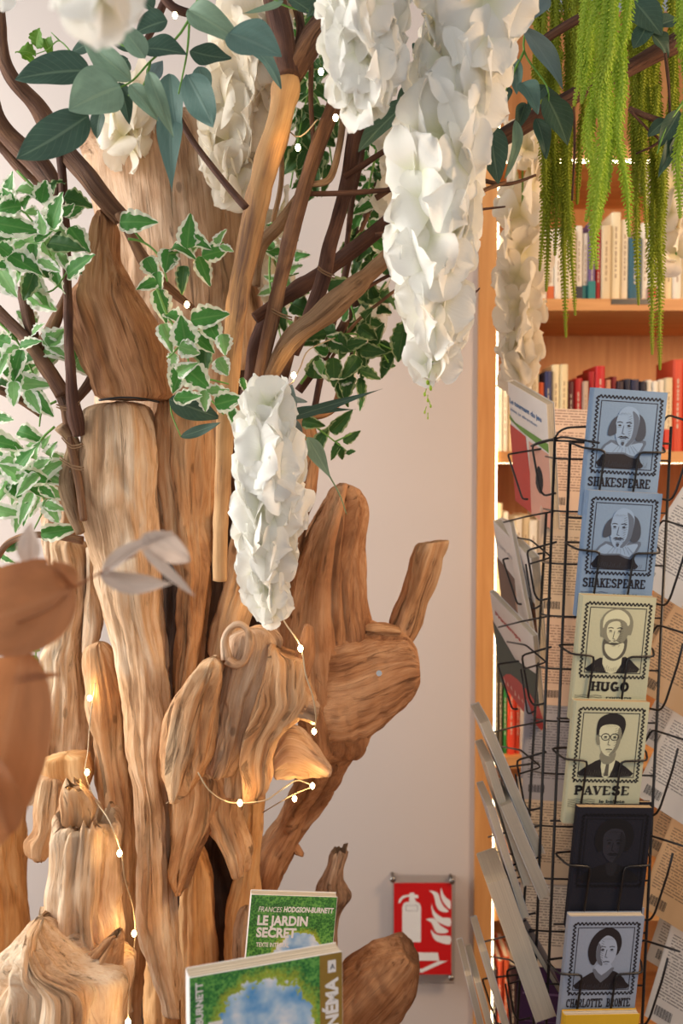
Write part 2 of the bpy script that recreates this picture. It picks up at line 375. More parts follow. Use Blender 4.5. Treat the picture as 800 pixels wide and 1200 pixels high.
def shelf_book(px0, px1, top_py, base_py, col, lean=0, label='', band=None, Yo=.015, group=None, page=False):
    z0 = W(600, base_py, WY).z + .0006; z1 = W(600, top_py, WY).z
    Y = WY + Yo
    x0, x1 = W(px0, 600, Y).x+.0004, W(px1, 600, Y).x-.0004
    h, t, dpt = z1-z0, x1-x0, .11
    key = 'sb_%d_%d_%d' % tuple(int(c) for c in col)
    if key not in M: M[key] = plain('spine '+key, lin(*col), .55)
    c = MB(); r = .0012; e = .002
    # wrap: rounded spine, two boards
    prof = [(0, dpt), (0, .004), (t*.15, .001), (t*.5, 0), (t*.85, .001), (t, .004), (t, dpt)]
    inn = [(x + (e if x < t/2 else -e if x > t/2 else 0), y + (.002 if y < dpt else 0)) for x, y in prof]
    n = len(prof); vs = []
    for zz in (0, h): vs += [(x, y, zz) for x, y in prof] + [(x, y, zz) for x, y in inn]
    fs = []
    for i in range(n-1):
        fs += [(i, i+1, i+1+2*n, i+2*n), (n+i+1, n+i, n+i+2*n, n+i+1+2*n), (i+1, i, n+i, n+i+1), (2*n+i, 2*n+i+1, 3*n+i+1, 3*n+i)]
    fs += [(0, 2*n, 3*n, n), (n-1, 2*n-1, 4*n-1, 3*n-1)]
    ca, sa = math.cos(lean), math.sin(lean)
    def place(v):
        x, y, zz = v; return Vector((x0 + x*ca + zz*sa, Y + y, z0 + zz*ca - x*sa + (t*sa if sa > 0 else 0)))
    root = thing('paperback', label, 'book', place((t/2, 0, 0)), group)
    mk('cover', [place(v) for v in vs], fs, M[key], root, smooth=False)
    b = MB(); b.box((e, .003, .0015), (t-e, dpt-.002, h-.0015)); b.v = [place(v) for v in b.v]; b.build('pages', M['paper'], root)
    b = MB()
    rr = random.Random(int(px0*7+base_py))
    # spine lettering: a broken line of small marks
    zz = h*.25
    while zz < h*.78:
        l = rr.uniform(.004, .012); b.box((t*.40, -.0002, zz), (t*.54, .0004, zz+l)); zz += l+rr.uniform(.0015, .005)
    if t > .008:
        b.v = [place(v) for v in b.v]; b.build('spine_lettering', M['soft_ink'] if sum(col) > 380 else M['paper'], root)
    if band:
        bk = 'sb_%d_%d_%d' % tuple(int(c) for c in band[0])
        if bk not in M: M[bk] = plain('spine '+bk, lin(*band[0]), .55)
        b = MB(); b.box((-.0003, -.0005, h*band[1]), (t+.0003, .006, h*band[2])); b.v = [place(v) for v in b.v]; b.build('spine_band', M[bk], root)
    return root
CW, CR = (238,230,214), (226,206,168)
rowA = [(581,588,274,CW),(588,595,268,CR),(595,603,272,CW),(603,612,264,CW),(612,620,268,CW),(620,629,266,CR),(629,638,262,CW),(638,647,266,CW,0,((214,110,60),.02,.2)),
 (647,655,264,CW),(655,663,260,CW),(663,671,268,CR),(671,679,262,CW,0,((60,60,70),.02,.18)),(679,686,270,(226,222,216),0,((40,120,124),.02,.22)),(686,694,258,(120,96,140),0,((40,130,130),.0,.24)),
 (694,701,266,(176,44,42),0),(701,712,262,CR,.0),(712,723,246,(240,226,190),0),(723,733,254,(238,224,196),0),(733,747,276,(50,98,118),0),
 (747,756,258,CW,0),(756,765,262,CW,0,((190,60,44),.02,.16)),(765,774,256,CW),(774,784,262,(236,216,170)),(784,794,266,CW),(794,806,258,(238,222,186)),(806,818,262,CW)]
rowB = [(581,588,444,CW),(588,594,450,CW),(594,601,446,CR),(601,608,448,CW),(608,614,430,(232,224,206)),(614,622,426,CW),(622,630,425,CR),(630,637,447,(216,96,48)),(637,645,434,(52,58,104)),
 (645,655,426,(242,226,186),.0),(655,664,426,(238,220,176)),(664,671,446,(90,40,44)),(671,681,442,(184,34,36),0),(681,688,446,(196,170,150)),(688,696,434,(170,30,34)),(696,707,428,(196,34,38)),
 (707,714,444,(206,150,120)),(714,721,440,(128,36,40)),(721,729,446,(60,44,52)),(729,738,443,(38,40,62)),(738,747,444,(46,46,74)),(747,755,446,(36,36,54)),
 (755,762,444,CW,0,((206,60,44),.02,.28)),(762,769,446,CW,0,((206,60,44),.02,.28)),(769,777,444,CW,0,((206,60,44),.02,.28)),(777,786,442,CR,0,((206,60,44),.02,.3)),(786,798,420,(210,78,50)),(798,812,424,(206,70,46))]
rowC = [(581,589,590,CR),(589,596,600,CW),(596,604,612,(222,206,178)),(604,612,606,CW),(612,621,604,CR),(621,630,610,CW),(630,640,600,(206,196,180)),(640,650,606,CW),(650,660,602,CR),(660,671,610,CW),(671,683,606,CR)]
rowD = [(581,586,776,(70,62,50)),(586,591,776,(84,72,56)),(591,597,800,(40,132,60)),(597,606,792,(222,72,48)),(606,612,798,(224,82,52)),(612,621,790,(190,180,170)),(621,630,796,(200,186,170)),(630,640,788,(120,110,110)),(640,652,794,(206,196,180)),(652,664,790,(90,70,60))]
rowE = [(581,588,975,CR),(588,594,970,CW),(594,602,978,(206,150,110)),(602,610,966,CW),(610,620,972,(70,60,70)),(620,630,968,CW),(630,641,975,(190,160,130)),(641,653,970,CR)]
rowF = [(581,587,1140,(50,40,44)),(587,594,1132,(196,74,44)),(594,602,1128,(214,94,54)),(602,611,1136,(70,46,50)),(611,621,1130,(60,44,90)),(621,632,1134,(40,34,60)),(632,645,1130,(74,50,110)),(645,660,1134,(60,42,90))]
cn = {CW: 'off-white', CR: 'cream'}
def cname(c):
    if c in cn: return cn[c]
    r, g, b = c
    if min(c) > 190: return 'pale'
    if max(c)-min(c) < 22: return 'grey' if sum(c) > 300 else 'dark grey'
    if r > 180 and g > 190 and b < 195: return 'light yellow'
    if r >= g and r > b+40 and r > 200 and g > 195: return 'light yellow'
    if r > 195 and g > 130: return 'tan'
    if r > 195 and g > 66: return 'orange'
    if r > 150 and g < 66: return 'red'
    if g > r and b < g*.8: return 'green'
    if g > r and b >= g*.8: return 'teal'
    if b > r: return 'dark blue' if sum(c) < 260 else 'purple'
    return 'brown'
ordn = ['first','second','third','fourth','fifth','sixth','seventh','eighth','ninth','tenth','eleventh','twelfth','thirteenth','fourteenth','fifteenth','sixteenth','seventeenth','eighteenth','nineteenth','twentieth',
 'twenty-first','twenty-second','twenty-third','twenty-fourth','twenty-fifth','twenty-sixth','twenty-seventh','twenty-eighth']
for row, base, nm in ((rowA,350,'upper shelf behind green tassels'),(rowB,529,'shelf beside top blue book'),(rowC,708,'shelf behind second rack tier'),
                      (rowD,887,'shelf below the middle rack tiers'),(rowE,1066,'second lowest shelf in view'),(rowF,1250,'lowest shelf in view')):
    for i, r in enumerate(row):
        ln = r[4] if len(r) > 4 else 0; bd = r[5] if len(r) > 5 else None
        shelf_book(r[0], r[1], r[2], base, r[3], ln, '%s paperback%s, %s from left upright, %s' % (cname(r[3]), ' with banded foot' if bd else '', ordn[i], nm), bd, Yo=.012 + .012*((i*37) % 5)/5, group='books on the '+nm)

# ------------------------------------------------------------------ fire sign
fy = WY - .022
fs = thing('fire_sign', 'red square-cornered fire extinguisher sign in clear acrylic held off the wall by steel studs', 'sign', W(497, 1150, fy))
p0, p1 = W(459, 1152, fy), W(533, 1026, fy)
mg, nt, bs = newmat('acrylic'); bs.inputs['Transmission Weight'].default_value = 1; bs.inputs['Roughness'].default_value = .03; bs.inputs['IOR'].default_value = 1.2
b = MB(); b.box((p0.x, fy-.002, p0.z), (p1.x, fy+.001, p1.z)); b.build('acrylic_plate', mg, fs)
q0, q1 = W(461, 1141, fy), W(529, 1034, fy)
b = MB(); b.box((q0.x, fy-.0035, q0.z), (q1.x, fy-.0022, q1.z)); rp = b.build('red_panel', plain('sign red', lin(206,22,26), .45), fs)
b = MB()
def S(pts, sm=0):   # zoomed sign coordinates -> world x,z
    o = []
    for x, y in pts:
        p = W(440+x/6, 1000+y/6, fy); o.append((p.x, p.z))
    b.poly(o, fy-.0038, 0, sm)
S([(186,618),(186,372),(196,346),(214,336),(290,336),(308,346),(318,372),(316,618)])
S([(234,336),(236,300),(222,300),(190,314),(170,344),(158,344),(166,314),(190,292),(236,284),(238,272),(270,270),(272,284),(298,288),(298,310),(274,308),(276,320),(286,336)])
S([(376,258),(392,258),(418,264),(440,280),(456,330),(480,370),(510,398),(500,408),(470,406),(440,390),(420,350),(410,300),(396,274)], 3)
S([(458,236),(474,280),(500,310),(524,330),(524,386),(500,370),(470,330),(456,290)], 2)
S([(390,346),(404,390),(430,420),(470,446),(524,450),(524,506),(480,498),(430,470),(398,420)], 2)
S([(352,458),(400,450),(430,470),(452,500),(508,536),(490,556),(430,552),(408,520),(390,480)], 2)
S([(388,530),(410,556),(450,572),(524,576),(522,632),(470,626),(420,606),(396,570)], 2)
S([(262,690),(436,692),(446,748),(300,748)])
S([(300,800),(322,806),(440,750),(504,750),(320,834),(292,820)])
b.build('pictogram', M['white'], rp)
b = MB()
for pts in ([(212,360),(294,360)],[(294,360),(294,398)],[(294,398),(212,398)],[(212,398),(212,360)]):
    b.stroke([(W(440+x/6,1000+y/6,fy).x, W(440+x/6,1000+y/6,fy).z) for x, y in pts], .0006, fy-.004)
b.build('pictogram_outline', M['ink'], rp)
for px, py in ((460,1029),(529,1031),(528,1144),(461,1144)):
    c = W(px, py, fy); b = MB()
    b.tube([c+Vector((0,.022,0)), c+Vector((0,-.004,0)), c+Vector((0,-.010,0))], [.0035,.0035,.0035], 12, sm=False)
    b.ball(c+Vector((0,-.007,0)), .0068, 1, .7, 1, 16, 10); b.build('steel_stud', M['steel'], fs, smooth=True)

# ------------------------------------------------------------------ driftwood tree
tree = thing('driftwood_tree', 'tall sculpture of pale driftwood logs and bare branches in front of the wall', 'tree', Vector((W(230,600,1.35).x, 1.35, 0)))
def loft(name, rows, mat, amp=.004, seed=1, cap='r', lump=.010, groove=6, sq=.85, label=None, step=.0038, ridge=None, parent=None, jag=.0, twist=0):
    parent = parent or tree
    A, B, T = [], [], []
    for r in rows:
        xl, yl, xr, yr, Y, th = r[:6]; dy = r[6] if len(r) > 6 else 0
        A.append(W(xl, yl, Y-dy/2)); B.append(W(xr, yr, Y+dy/2)); T.append(th)
    cen = [(a+b_)/2 for a, b_ in zip(A, B)]
    ln = [0]
    for a, b_ in zip(cen[:-1], cen[1:]): ln.append(ln[-1]+max((b_-a).length, 1e-4))
    L = ln[-1]; off = Vector((seed*3.71, seed*1.93, seed*.77))
    wmax = max((b_-a).length for a, b_ in zip(A, B))
    zlow = 0.60                                   # nothing below this height is in view: coarse rings there
    ns = max(8, int(L/step)); nu = int(max(20, min(110, (wmax+max(T))*1.6/step)))
    vs, gr = [], []; rings = []
    tl = [0.0]
    while tl[-1] < L:
        i = 0
        while i < len(ln)-2 and ln[i+1] < tl[-1]: i += 1
        zc = cen[i].z
        tl.append(tl[-1] + (step if zc > zlow or L < .5 else step*5))
    tl[-1] = L
    def at(l):
        i = 0
        while i < len(ln)-2 and ln[i+1] < l: i += 1
        f = (l-ln[i])/(ln[i+1]-ln[i]); n = len(rows)
        q = [max(i-1, 0), i, i+1, min(i+2, n-1)]
        def h(P):
            p0, p1, p2, p3 = (P[k] for k in q)
            # tension-limited hermite
            m1 = (p2-p0)*.5; m2 = (p3-p1)*.5
            m1 *= .8; m2 *= .8
            return p1*(2*f**3-3*f*f+1)+m1*(f**3-2*f*f+f)+p2*(-2*f**3+3*f*f)+m2*(f**3-f*f)
        return h(A), h(B), max(h(T), .002)
    caplen = min(wmax*.15, L*.08) if cap in 'rt' else min(.006, L*.1)
    for j, l in enumerate(tl):
        a, b_, th = at(l)
        a2, b2, _ = at(min(l+.003, L)); a1, b1, _ = at(max(l-.003, 0))
        tan = ((a2+b2)-(a1+b1)).normalized()
        c = (a+b_)/2; hx = (b_-a)/2
        k = 1.0
        if cap in 'rt':
            e = min(l, L-l) if cap == 'r' else (l if l < L/2 else caplen*(.55 if l > L-.003 else 1))
            if e < caplen: k = math.sqrt(max(0, 1-(1-e/caplen)**2))*.93+.07
        elif min(l, L-l) < caplen: k = .90 + .10*min(l, L-l)/caplen
        n = hx.cross(tan); n = n.normalized() if n.length > 1e-9 else Vector((0, 1, 0))
        if n.y < 0: n = -n
        hw = hx.length
        ring = []
        for u in range(nu):
            t = 2*PI*u/nu; ct, st = math.cos(t), math.sin(t)
            cx = math.copysign(abs(ct)**sq, ct); sy = math.copysign(abs(st)**sq, st)
            p = c + hx*cx*k + n*(sy*th/2*k)
            # grain-stretched relief
            g = Vector((ct*groove*.35+math.sin(l*9+seed)*.25, st*groove*.35, l*4.5)) + off
            r1 = noise.noise(g); r2 = noise.noise(g*2.3 + Vector((0,0,l*2)))
            rid = 1-abs(noise.noise(Vector((ct*groove*.5, st*groove*.5, l*3.2))+off*1.7))*2
            lm = noise.noise(Vector((p.x*9, p.y*9, p.z*7))+off)
            fine = noise.noise(Vector((p.x*90, p.y*90, p.z*45))+off)
            cre = abs(noise.noise(Vector((ct*1.7, st*1.7, l*5.5))+off*2.1))
            med = noise.noise(Vector((p.x*34, p.y*34, p.z*15))+off)
            d = amp*(r1*1.1+r2*.7) - amp*1.7*max(0, rid-.70)/.30 + lump*(lm*.9+.9*(.28-cre)) + med*(.0026+amp*.30) + fine*.0015 - .0022*max(0, 1-abs(noise.noise(Vector((p.x*40, p.y*40, p.z*9))+off))*7)
            if cap in 'rt': d += med*.004*max(0, 1-min(l, L-l)/.03)
            d *= min(1, .25+k)
            if ridge:
                for (uc, rw, rh) in ridge:     # raised or sunk strips running with the grain on the front
                    dd = (cx-uc-.12*math.sin(l*11+seed))/rw
                    if st < 0: d += rh*math.exp(-dd*dd)
            rad = (hx.normalized()*ct*th + n*st*hw)
            rad = rad.normalized() if rad.length > 1e-9 else n
            p = p + rad*d
            if cap == 'j':
                jg = noise.noise(Vector((ct*2.6, st*2.6, 0))+off)*1.0+noise.noise(Vector((ct*7, st*7, 3))+off)*.6
                e0 = max(0, 1-l/(jag*3+.02)); p = p - tan*jg*jag*e0*-1
            ring.append(p); gr.append((ct*hw+off.x*.1, st*th/2+off.y*.1, l+off.z+.15*math.sin(seed)))
        rings.append(ring)
    vs = [p for r in rings for p in r]; m = len(rings)
    fs = [(i*nu+u, i*nu+(u+1) % nu, (i+1)*nu+(u+1) % nu, (i+1)*nu+u) for i in range(m-1) for u in range(nu)]
    for side, ri in ((0, 0), (1, m-1)):
        prev = [ri*nu+u for u in range(nu)]
        cc = sum((rings[ri][u] for u in range(nu)), Vector())/nu
        for s_ in (.66, .33):
            cur = []
            for u in range(nu):
                q = cc.lerp(rings[ri][u], s_); q = q + Vector((0, 0, noise.noise(q*60+off)*.003 - (jag*.9 if (cap == 'j' and side == 0) else 0)))
                cur.append(len(vs)); vs.append(q); gr.append((.3*s_*math.cos(2*PI*u/nu)*.1, .3*s_*math.sin(2*PI*u/nu)*.1, off.z))
            for u in range(nu):
                q = (prev[u], prev[(u+1) % nu], cur[(u+1) % nu], cur[u])
                fs.append(q if side else q[::-1])
            prev = cur
        ci = len(vs); vs.append(cc - Vector((0,0,jag*.9 if (cap == 'j' and side == 0) else 0))); gr.append((0, 0, off.z))
        for u in range(nu):
            q = (prev[u], prev[(u+1) % nu], ci); fs.append(q if side else q[::-1])
    o = mk(name, vs, fs, M[mat], parent, True, attr=gr, label=label)
    # consistent outward normals
    bm = bmesh.new(); bm.from_mesh(o.data); bmesh.ops.recalc_face_normals(bm, faces=bm.faces); bm.to_mesh(o.data); bm.free()
    return o
def rows(Y, th, *rs): return [tuple(r[:4])+((r[4] if len(r) > 4 and r[4] else Y), (r[5] if len(r) > 5 else th)) for r in rs]

# gap filler and rear pieces
loft('gap_filler_trunk', rows(1.50, .20, (190,440,325,440),(178,560,325,560),(172,700,320,700),(172,850,300,850),(168,1000,300,1000),(165,1260,320,1260),(140,1633,350,1633)), 'drift_gap_shade', seed=2, cap='f', label='dark filler trunk added to shade the gaps between the logs')  # added filler; its dark colour stands in for shade in the gaps
loft('log', rows(1.50, .24, (99,184,196,146),(104,205,280,150),(110,232,292,222),(118,300,300,300),(120,365,308,365),(116,430,312,430),(112,500,310,500),(118,600,300,600)), 'drift_grey', amp=.0035, seed=3, cap='f', groove=14, lump=.008, label='broad chiselled log rising behind the shard')
loft('log', rows(1.42, .08, (-32,770,32,788),(-42,860,30,860),(-45,940,27,940),(-45,1030,29,1030),(-46,1090,33,1090),(-52,1260,34,1260),(-70,1700,60,1700)), 'drift_orange', seed=4, amp=.003, lump=.006, cap='f', label='smooth orange slab at the left edge')
loft('log', rows(1.34, .085, (64,628,98,634),(70,660,104,662),(72,690,104,690),(65,715,104,715),(62,745,103,745),(50,768,104,765),(47,800,109,800),(38,845,113,845),(32,880,114,880),(28,905,112,905),(32,935,70,938)), 'drift_pale', seed=5, amp=.005, groove=9, label='pale fluted log with dark knots at left')
loft('log', rows(1.40, .05, (44,560,60,556),(48,600,100,600),(52,640,80,640),(56,665,72,665)), 'drift_grey', seed=35, amp=.003)
loft('log', rows(1.31, .03, (103,640,114,640),(102,690,117,690),(98,740,119,740),(98,766,108,766)), 'drift_pale', seed=6, amp=.002, lump=.003)
loft('log', rows(1.26, .05, (107,752,127,751),(103,768,133,766),(107,800,139,800),(110,840,145,840),(113,880,150,880),(115,920,156,918),(118,970,161,972),(120,1030,163,1030),(120,1100,165,1100),(120,1260,166,1260),(110,1800,190,1800)), 'drift', seed=7, amp=.004, ridge=[(-.1,.12,.006)], cap='r', label='narrow upright log between the fluted log and the tall one')
loft('log', rows(1.33, .04, (345,478,366,480),(346,520,374,522),(342,570,372,570),(335,620,360,620),(326,690,345,690)), 'drift_smooth', seed=8, amp=.002, lump=.004)
# tall front logs
loft('log', rows(1.24, .085, (100,474,172,468),(95,500,181,498),(94,549,185,545),(96,590,184,590),(105,635,187,632),(120,710,189,708),(130,747,194,745),(138,785,198,785),(145,822,198,822),(150,860,194,860),(155,897,193,897),(160,940,201,940),(165,1000,201,1000),(164,1060,206,1058),(164,1090,210,1090),(171,1115,211,1112),(187,1150,213,1150),(200,1180,212,1180)), 'drift_pale', seed=9, amp=.0035, lump=.006, cap='r', ridge=[(.55,.10,.006),(-.2,.25,-.004)], label='tallest pale log, tapering to a point at its foot')
loft('log', rows(1.27, .075, (192,466,232,464),(181,500,246,495),(178,545,249,540),(186,590,250,585),(192,630,250,625),(203,668,250,665),(202,705,247,700),(205,748,240,745),(204,790,232,788),(206,850,226,850)), 'drift', seed=10, amp=.005, lump=.007, cap='r', ridge=[(.1,.16,.006)], label='second tall log, wedged beside the tallest')
loft('log', rows(1.265, .05, (284,585,320,600),(273,635,314,650),(259,690,302,702),(247,735,292,748),(243,768,286,784)), 'drift', seed=11, amp=.004, lump=.005)
loft('log', rows(1.22, .07, (121,249,127,248),(112,268,139,266),(106,300,140,300),(95,325,148,322),(78,352,163,350),(80,385,183,382),(93,425,197,422),(108,452,203,452),(113,468,203,468)), 'drift_smooth', seed=12, amp=.0022, lump=.004, cap='t', ridge=[(-.55,.1,.007)], label='brown pointed shard standing on top of the tall log')
# right-hand mass
loft('log', rows(1.36, .14, (397,564,416,570),(377,594,422,594),(354,630,423,634),(338,672,427,675),(331,705,430,712),(328,727,433,727),(332,750,432,750),(337,780,432,780),(343,810,434,810),(352,845,436,843),(358,872,422,868,1.37,.12),(352,900,404,900,1.375,.09),(336,932,384,932,1.385,.065),(320,965,358,972,1.39,.05)), 'drift_smooth', seed=13, amp=.0045, lump=.006, groove=10, cap='r', ridge=[(-.15,.16,.012),(.45,.10,-.009),(.8,.1,.006)], sq=.62, label='large brown upright fin-shaped log at right')
loft('log', rows(1.37, .035, (489,637,525,633),(481,655,518,660),(476,672,511,686),(467,698,500,715),(456,728,489,742),(448,752,476,764)), 'drift', seed=14, amp=.004, lump=.004, cap='f', ridge=[(.1,.12,-.006)], label='short stub branch standing on the knob')
loft('log', rows(1.39, .06, (372,868,424,874),(345,924,390,918),(324,960,363,964),(303,992,343,1004),(300,1040,322,1042),(296,1100,312,1100),(290,1260,330,1260)), 'drift_smooth', seed=15, amp=.003, lump=.004, cap='f', label='slanting log running down below the knob')
loft('log', rows(1.39, .03, (338,985,350,990),(344,996,356,1002)), 'drift_smooth', seed=16, amp=.002, lump=.002)
loft('log', rows(1.335, .105, (356,752,356,866,1.345,.06),(384,742,386,876,1.335,.10),(408,740,412,868),(434,738,442,850),(458,741,464,830),(476,744,480,816),(488,758,490,802)), 'drift_smooth', seed=41, amp=.0035, lump=.008, cap='f', sq=.7, groove=9, label='rounded knob with sideways grain at right')
loft('log', rows(1.325, .04, (424,728,424,746),(446,730,446,744),(470,735,470,745)), 'drift', seed=42, amp=.003, lump=.003)
# twisted centre piece
loft('log', rows(1.15, .07, (238,772,264,768),(217,797,266,795),(203,820,262,818),(194,846,257,845),(191,870,250,872),(191,895,241,895),(196,918,229,918),(203,936,211,936)), 'drift', seed=17, amp=.004, lump=.008, groove=7, ridge=[(-.5,.14,.006),(.3,.1,-.005)], label='left lobe of the twisted root')
loft('log', rows(1.17, .07, (268,742,316,732),(262,762,326,752),(254,790,316,790),(250,820,304,822),(246,850,296,852),(242,880,288,882),(243,906,268,908)), 'drift_grey', seed=18, amp=.004, lump=.008, ridge=[(.75,.1,.008)], label='grooved middle of the twisted root')
loft('log', rows(1.155, .06, (318,745,332,768),(310,772,358,770),(303,798,362,800),(297,820,368,820),(290,840,356,838),(286,862,332,860),(284,890,322,890),(287,918,323,918),(290,938,304,938)), 'drift', seed=19, amp=.004, lump=.007, ridge=[(-.72,.1,.008)], label='right wing of the twisted root')
loft('log', rows(1.15, .02, (356,730,367,732),(352,745,368,748),(345,768,368,772),(338,790,362,796)), 'drift_smooth', seed=20, amp=.0015, lump=.002)
loft('log', rows(1.15, .035, (338,812,336,842),(352,812,350,846),(364,818,362,848),(376,826,370,848)), 'drift_grey', seed=21, amp=.004, lump=.006)
loft('log', rows(1.20, .03, (318,880,320,915),(336,849,336,914),(354,855,352,912),(372,877,370,910),(390,897,389,908)), 'drift_grey', seed=22, amp=.002, lump=.003, sq=.7, label='pale triangular chip pointing right')
loft('log', rows(1.20, .035, (268,880,294,880),(262,905,291,905),(266,932,284,934)), 'drift_grey', seed=23, amp=.003, lump=.003)
b = MB(); ring = [W(x, y, 1.135) for x, y in ((266,772),(263,752),(268,738),(279,731),(290,738),(292,755),(286,774),(276,778),(266,772))]
def woodtube(name, pts, rad, mat, parent=None, label=None, n=12, seed=1, rough=.10, seg=None):
    wob = .10 if mat == 'stake' else .35
    P = [Vector(p) for p in pts]; rad = list(rad)
    seg = seg or max(6, int(sum((b_-a).length for a, b_ in zip(P[:-1], P[1:]))/.006))
    up = None; vs, gr = [], []; l = 0; prev = None; off = Vector((seed*2.3, seed*1.1, seed))
    for i in range(seg+1):
        t = i/seg; q = cr(P, t); q2 = cr(P, min(1, t+.01)); q1 = cr(P, max(0, t-.01)); r = cr(rad, t) if len(rad) > 1 else rad[0]
        tg = (q2-q1).normalized()
        if prev is not None: l += (q-prev).length
        prev = q
        if up is None: up = tg.orthogonal().normalized()
        up = (up-tg*up.dot(tg)).normalized(); sd = tg.cross(up)
        knot = max(0, noise.noise(Vector((l*22, seed*3.3, 0)))-.25)*.7
        q = q + (up*noise.noise(Vector((l*14, seed, 1)))+sd*noise.noise(Vector((l*14, seed, 7))))*r*wob
        for k in range(n):
            a = 2*PI*k/n
            d = r*(1+knot+rough*2*noise.noise(Vector((math.cos(a)*1.6, math.sin(a)*1.6, l*12))+off)+rough*noise.noise(Vector((math.cos(a)*4, math.sin(a)*4, l*30))+off))
            vs.append(q+(up*math.cos(a)+sd*math.sin(a))*d); gr.append((math.cos(a)*r+off.x*.1, math.sin(a)*r+off.y*.1, l+off.z))
    fs = [(i*n+k, i*n+(k+1) % n, (i+1)*n+(k+1) % n, (i+1)*n+k) for i in range(seg) for k in range(n)]
    fs += [tuple(range(n))[::-1], tuple(seg*n+k for k in range(n))]
    return mk(name, vs, fs, M[mat], parent or tree, True, attr=gr, label=label)
woodtube('root_eye', ring, [.007,.005,.004,.0045,.004,.006,.0045,.006,.007], 'drift_grey', seed=3)
# arch under the twisted root
loft('log', rows(1.225, .06, (208,900,262,905),(203,935,266,935),(200,965,256,962),(199,997,236,993),(199,1022,225,1018),(208,1044,216,1044)), 'drift', seed=24, amp=.004, lump=.006, ridge=[(.1,.12,.005)], label='left leg of the arch-shaped log')
loft('log', rows(1.225, .05, (215,898,288,908),(230,930,290,925),(238,955,285,953),(250,978,288,972),(263,1000,293,995),(274,1024,290,1020)), 'drift', seed=25, amp=.004, lump=.005, cap='f', label='right leg of the arch-shaped log')
loft('log', rows(1.33, .05, (221,992,240,990),(210,1030,250,1030),(208,1080,252,1080),(210,1140,256,1140),(212,1260,262,1260),(205,1750,270,1750)), 'drift_orange', seed=26, amp=.003, lump=.004, cap='r')
loft('log', rows(1.33, .05, (282,880,311,880),(287,950,307,950),(278,1010,304,1010),(267,1060,302,1060),(263,1110,299,1110),(262,1260,300,1260),(250,1750,310,1750)), 'drift_orange', seed=27, amp=.003, lump=.004, cap='f')
loft('log', rows(1.31, .04, (283,1060,296,1058),(276,1085,296,1085),(274,1130,298,1130),(274,1260,300,1260)), 'drift_grey', seed=36, amp=.003, lump=.004)
loft('log', rows(1.33, .04, (172,1120,208,1120),(170,1180,212,1180),(170,1260,212,1260),(170,1750,212,1750)), 'drift_orange', seed=37, amp=.003, lump=.004)
# lower-left stump and root
loft('log', rows(1.24, .05, (50,886,106,880),(47,908,110,898),(62,925,108,915),(76,940,100,935)), 'drift_orange', seed=28, amp=.002, lump=.004, ridge=[(0,.5,-.010)], label='hollow cut end above the stump')
loft('log', rows(1.23, .04, (48,905,80,912),(45,945,74,945),(44,970,68,972),(32,983,67,985),(33,996,64,998),(46,1006,57,1007)), 'drift', seed=29, amp=.004, lump=.006)
loft('log', rows(1.15, .09, (74,952,138,956),(67,975,141,976),(65,1018,137,1018),(62,1060,137,1060),(60,1095,142,1092),(60,1150,140,1140)), 'drift_pale', seed=30, amp=.0075, groove=11, lump=.006, cap='j', jag=.018, label='deeply furrowed stump with a ragged top')
loft('log', rows(1.14, .03, (84,915,92,920),(76,935,104,935),(74,950,108,948),(74,965,104,965)), 'drift', seed=31, amp=.005, lump=.012, cap='j', jag=.01)
loft('log', rows(1.10, .16, (34,1072,62,1078),(14,1105,100,1112),(6,1135,148,1128),(0,1162,153,1158),(-10,1200,150,1200),(-25,1280,150,1280),(-90,1978,190,1978)), 'drift_pale', seed=32, amp=.009, groove=7, lump=.016, cap='r', label='massive gnarled pale root at the lower left')
loft('log', rows(1.095, .03, (128,1096,144,1090),(112,1110,146,1108),(92,1132,146,1130),(96,1148,142,1150)), 'drift', seed=33, amp=.004, lump=.004, cap='j', jag=.008)
# lower right pieces
loft('log', rows(1.42, .035, (385,998,408,994),(383,1012,403,1012),(374,1035,402,1033),(371,1050,411,1050),(369,1080,395,1080),(364,1200,395,1200),(350,1700,410,1700)), 'drift_grey', seed=34, amp=.004, lump=.004, cap='j', jag=.012, label='forked grey stub behind the green book')
loft('log', rows(1.38, .09, (470,1103,491,1123),(440,1108,488,1157),(414,1122,474,1186),(388,1146,455,1216),(350,1200,430,1265),(320,1320,400,1360)), 'drift_smooth', seed=38, amp=.003, lump=.008, cap='f', label='thick brown log end below the fire sign')
b = MB(); b.tube([W(116,469,1.17), W(140,466,1.165), W(165,467,1.17), W(186,471,1.19)], .0014, 8); b.build('binding_wire', M['black'], tree, smooth=True)
b = MB(); b.tube([W(444,789,1.27)+Vector((0,0,0)), W(444,789,1.262)], .004, 12, sm=False); b.build('screw', M['steel'], tree)

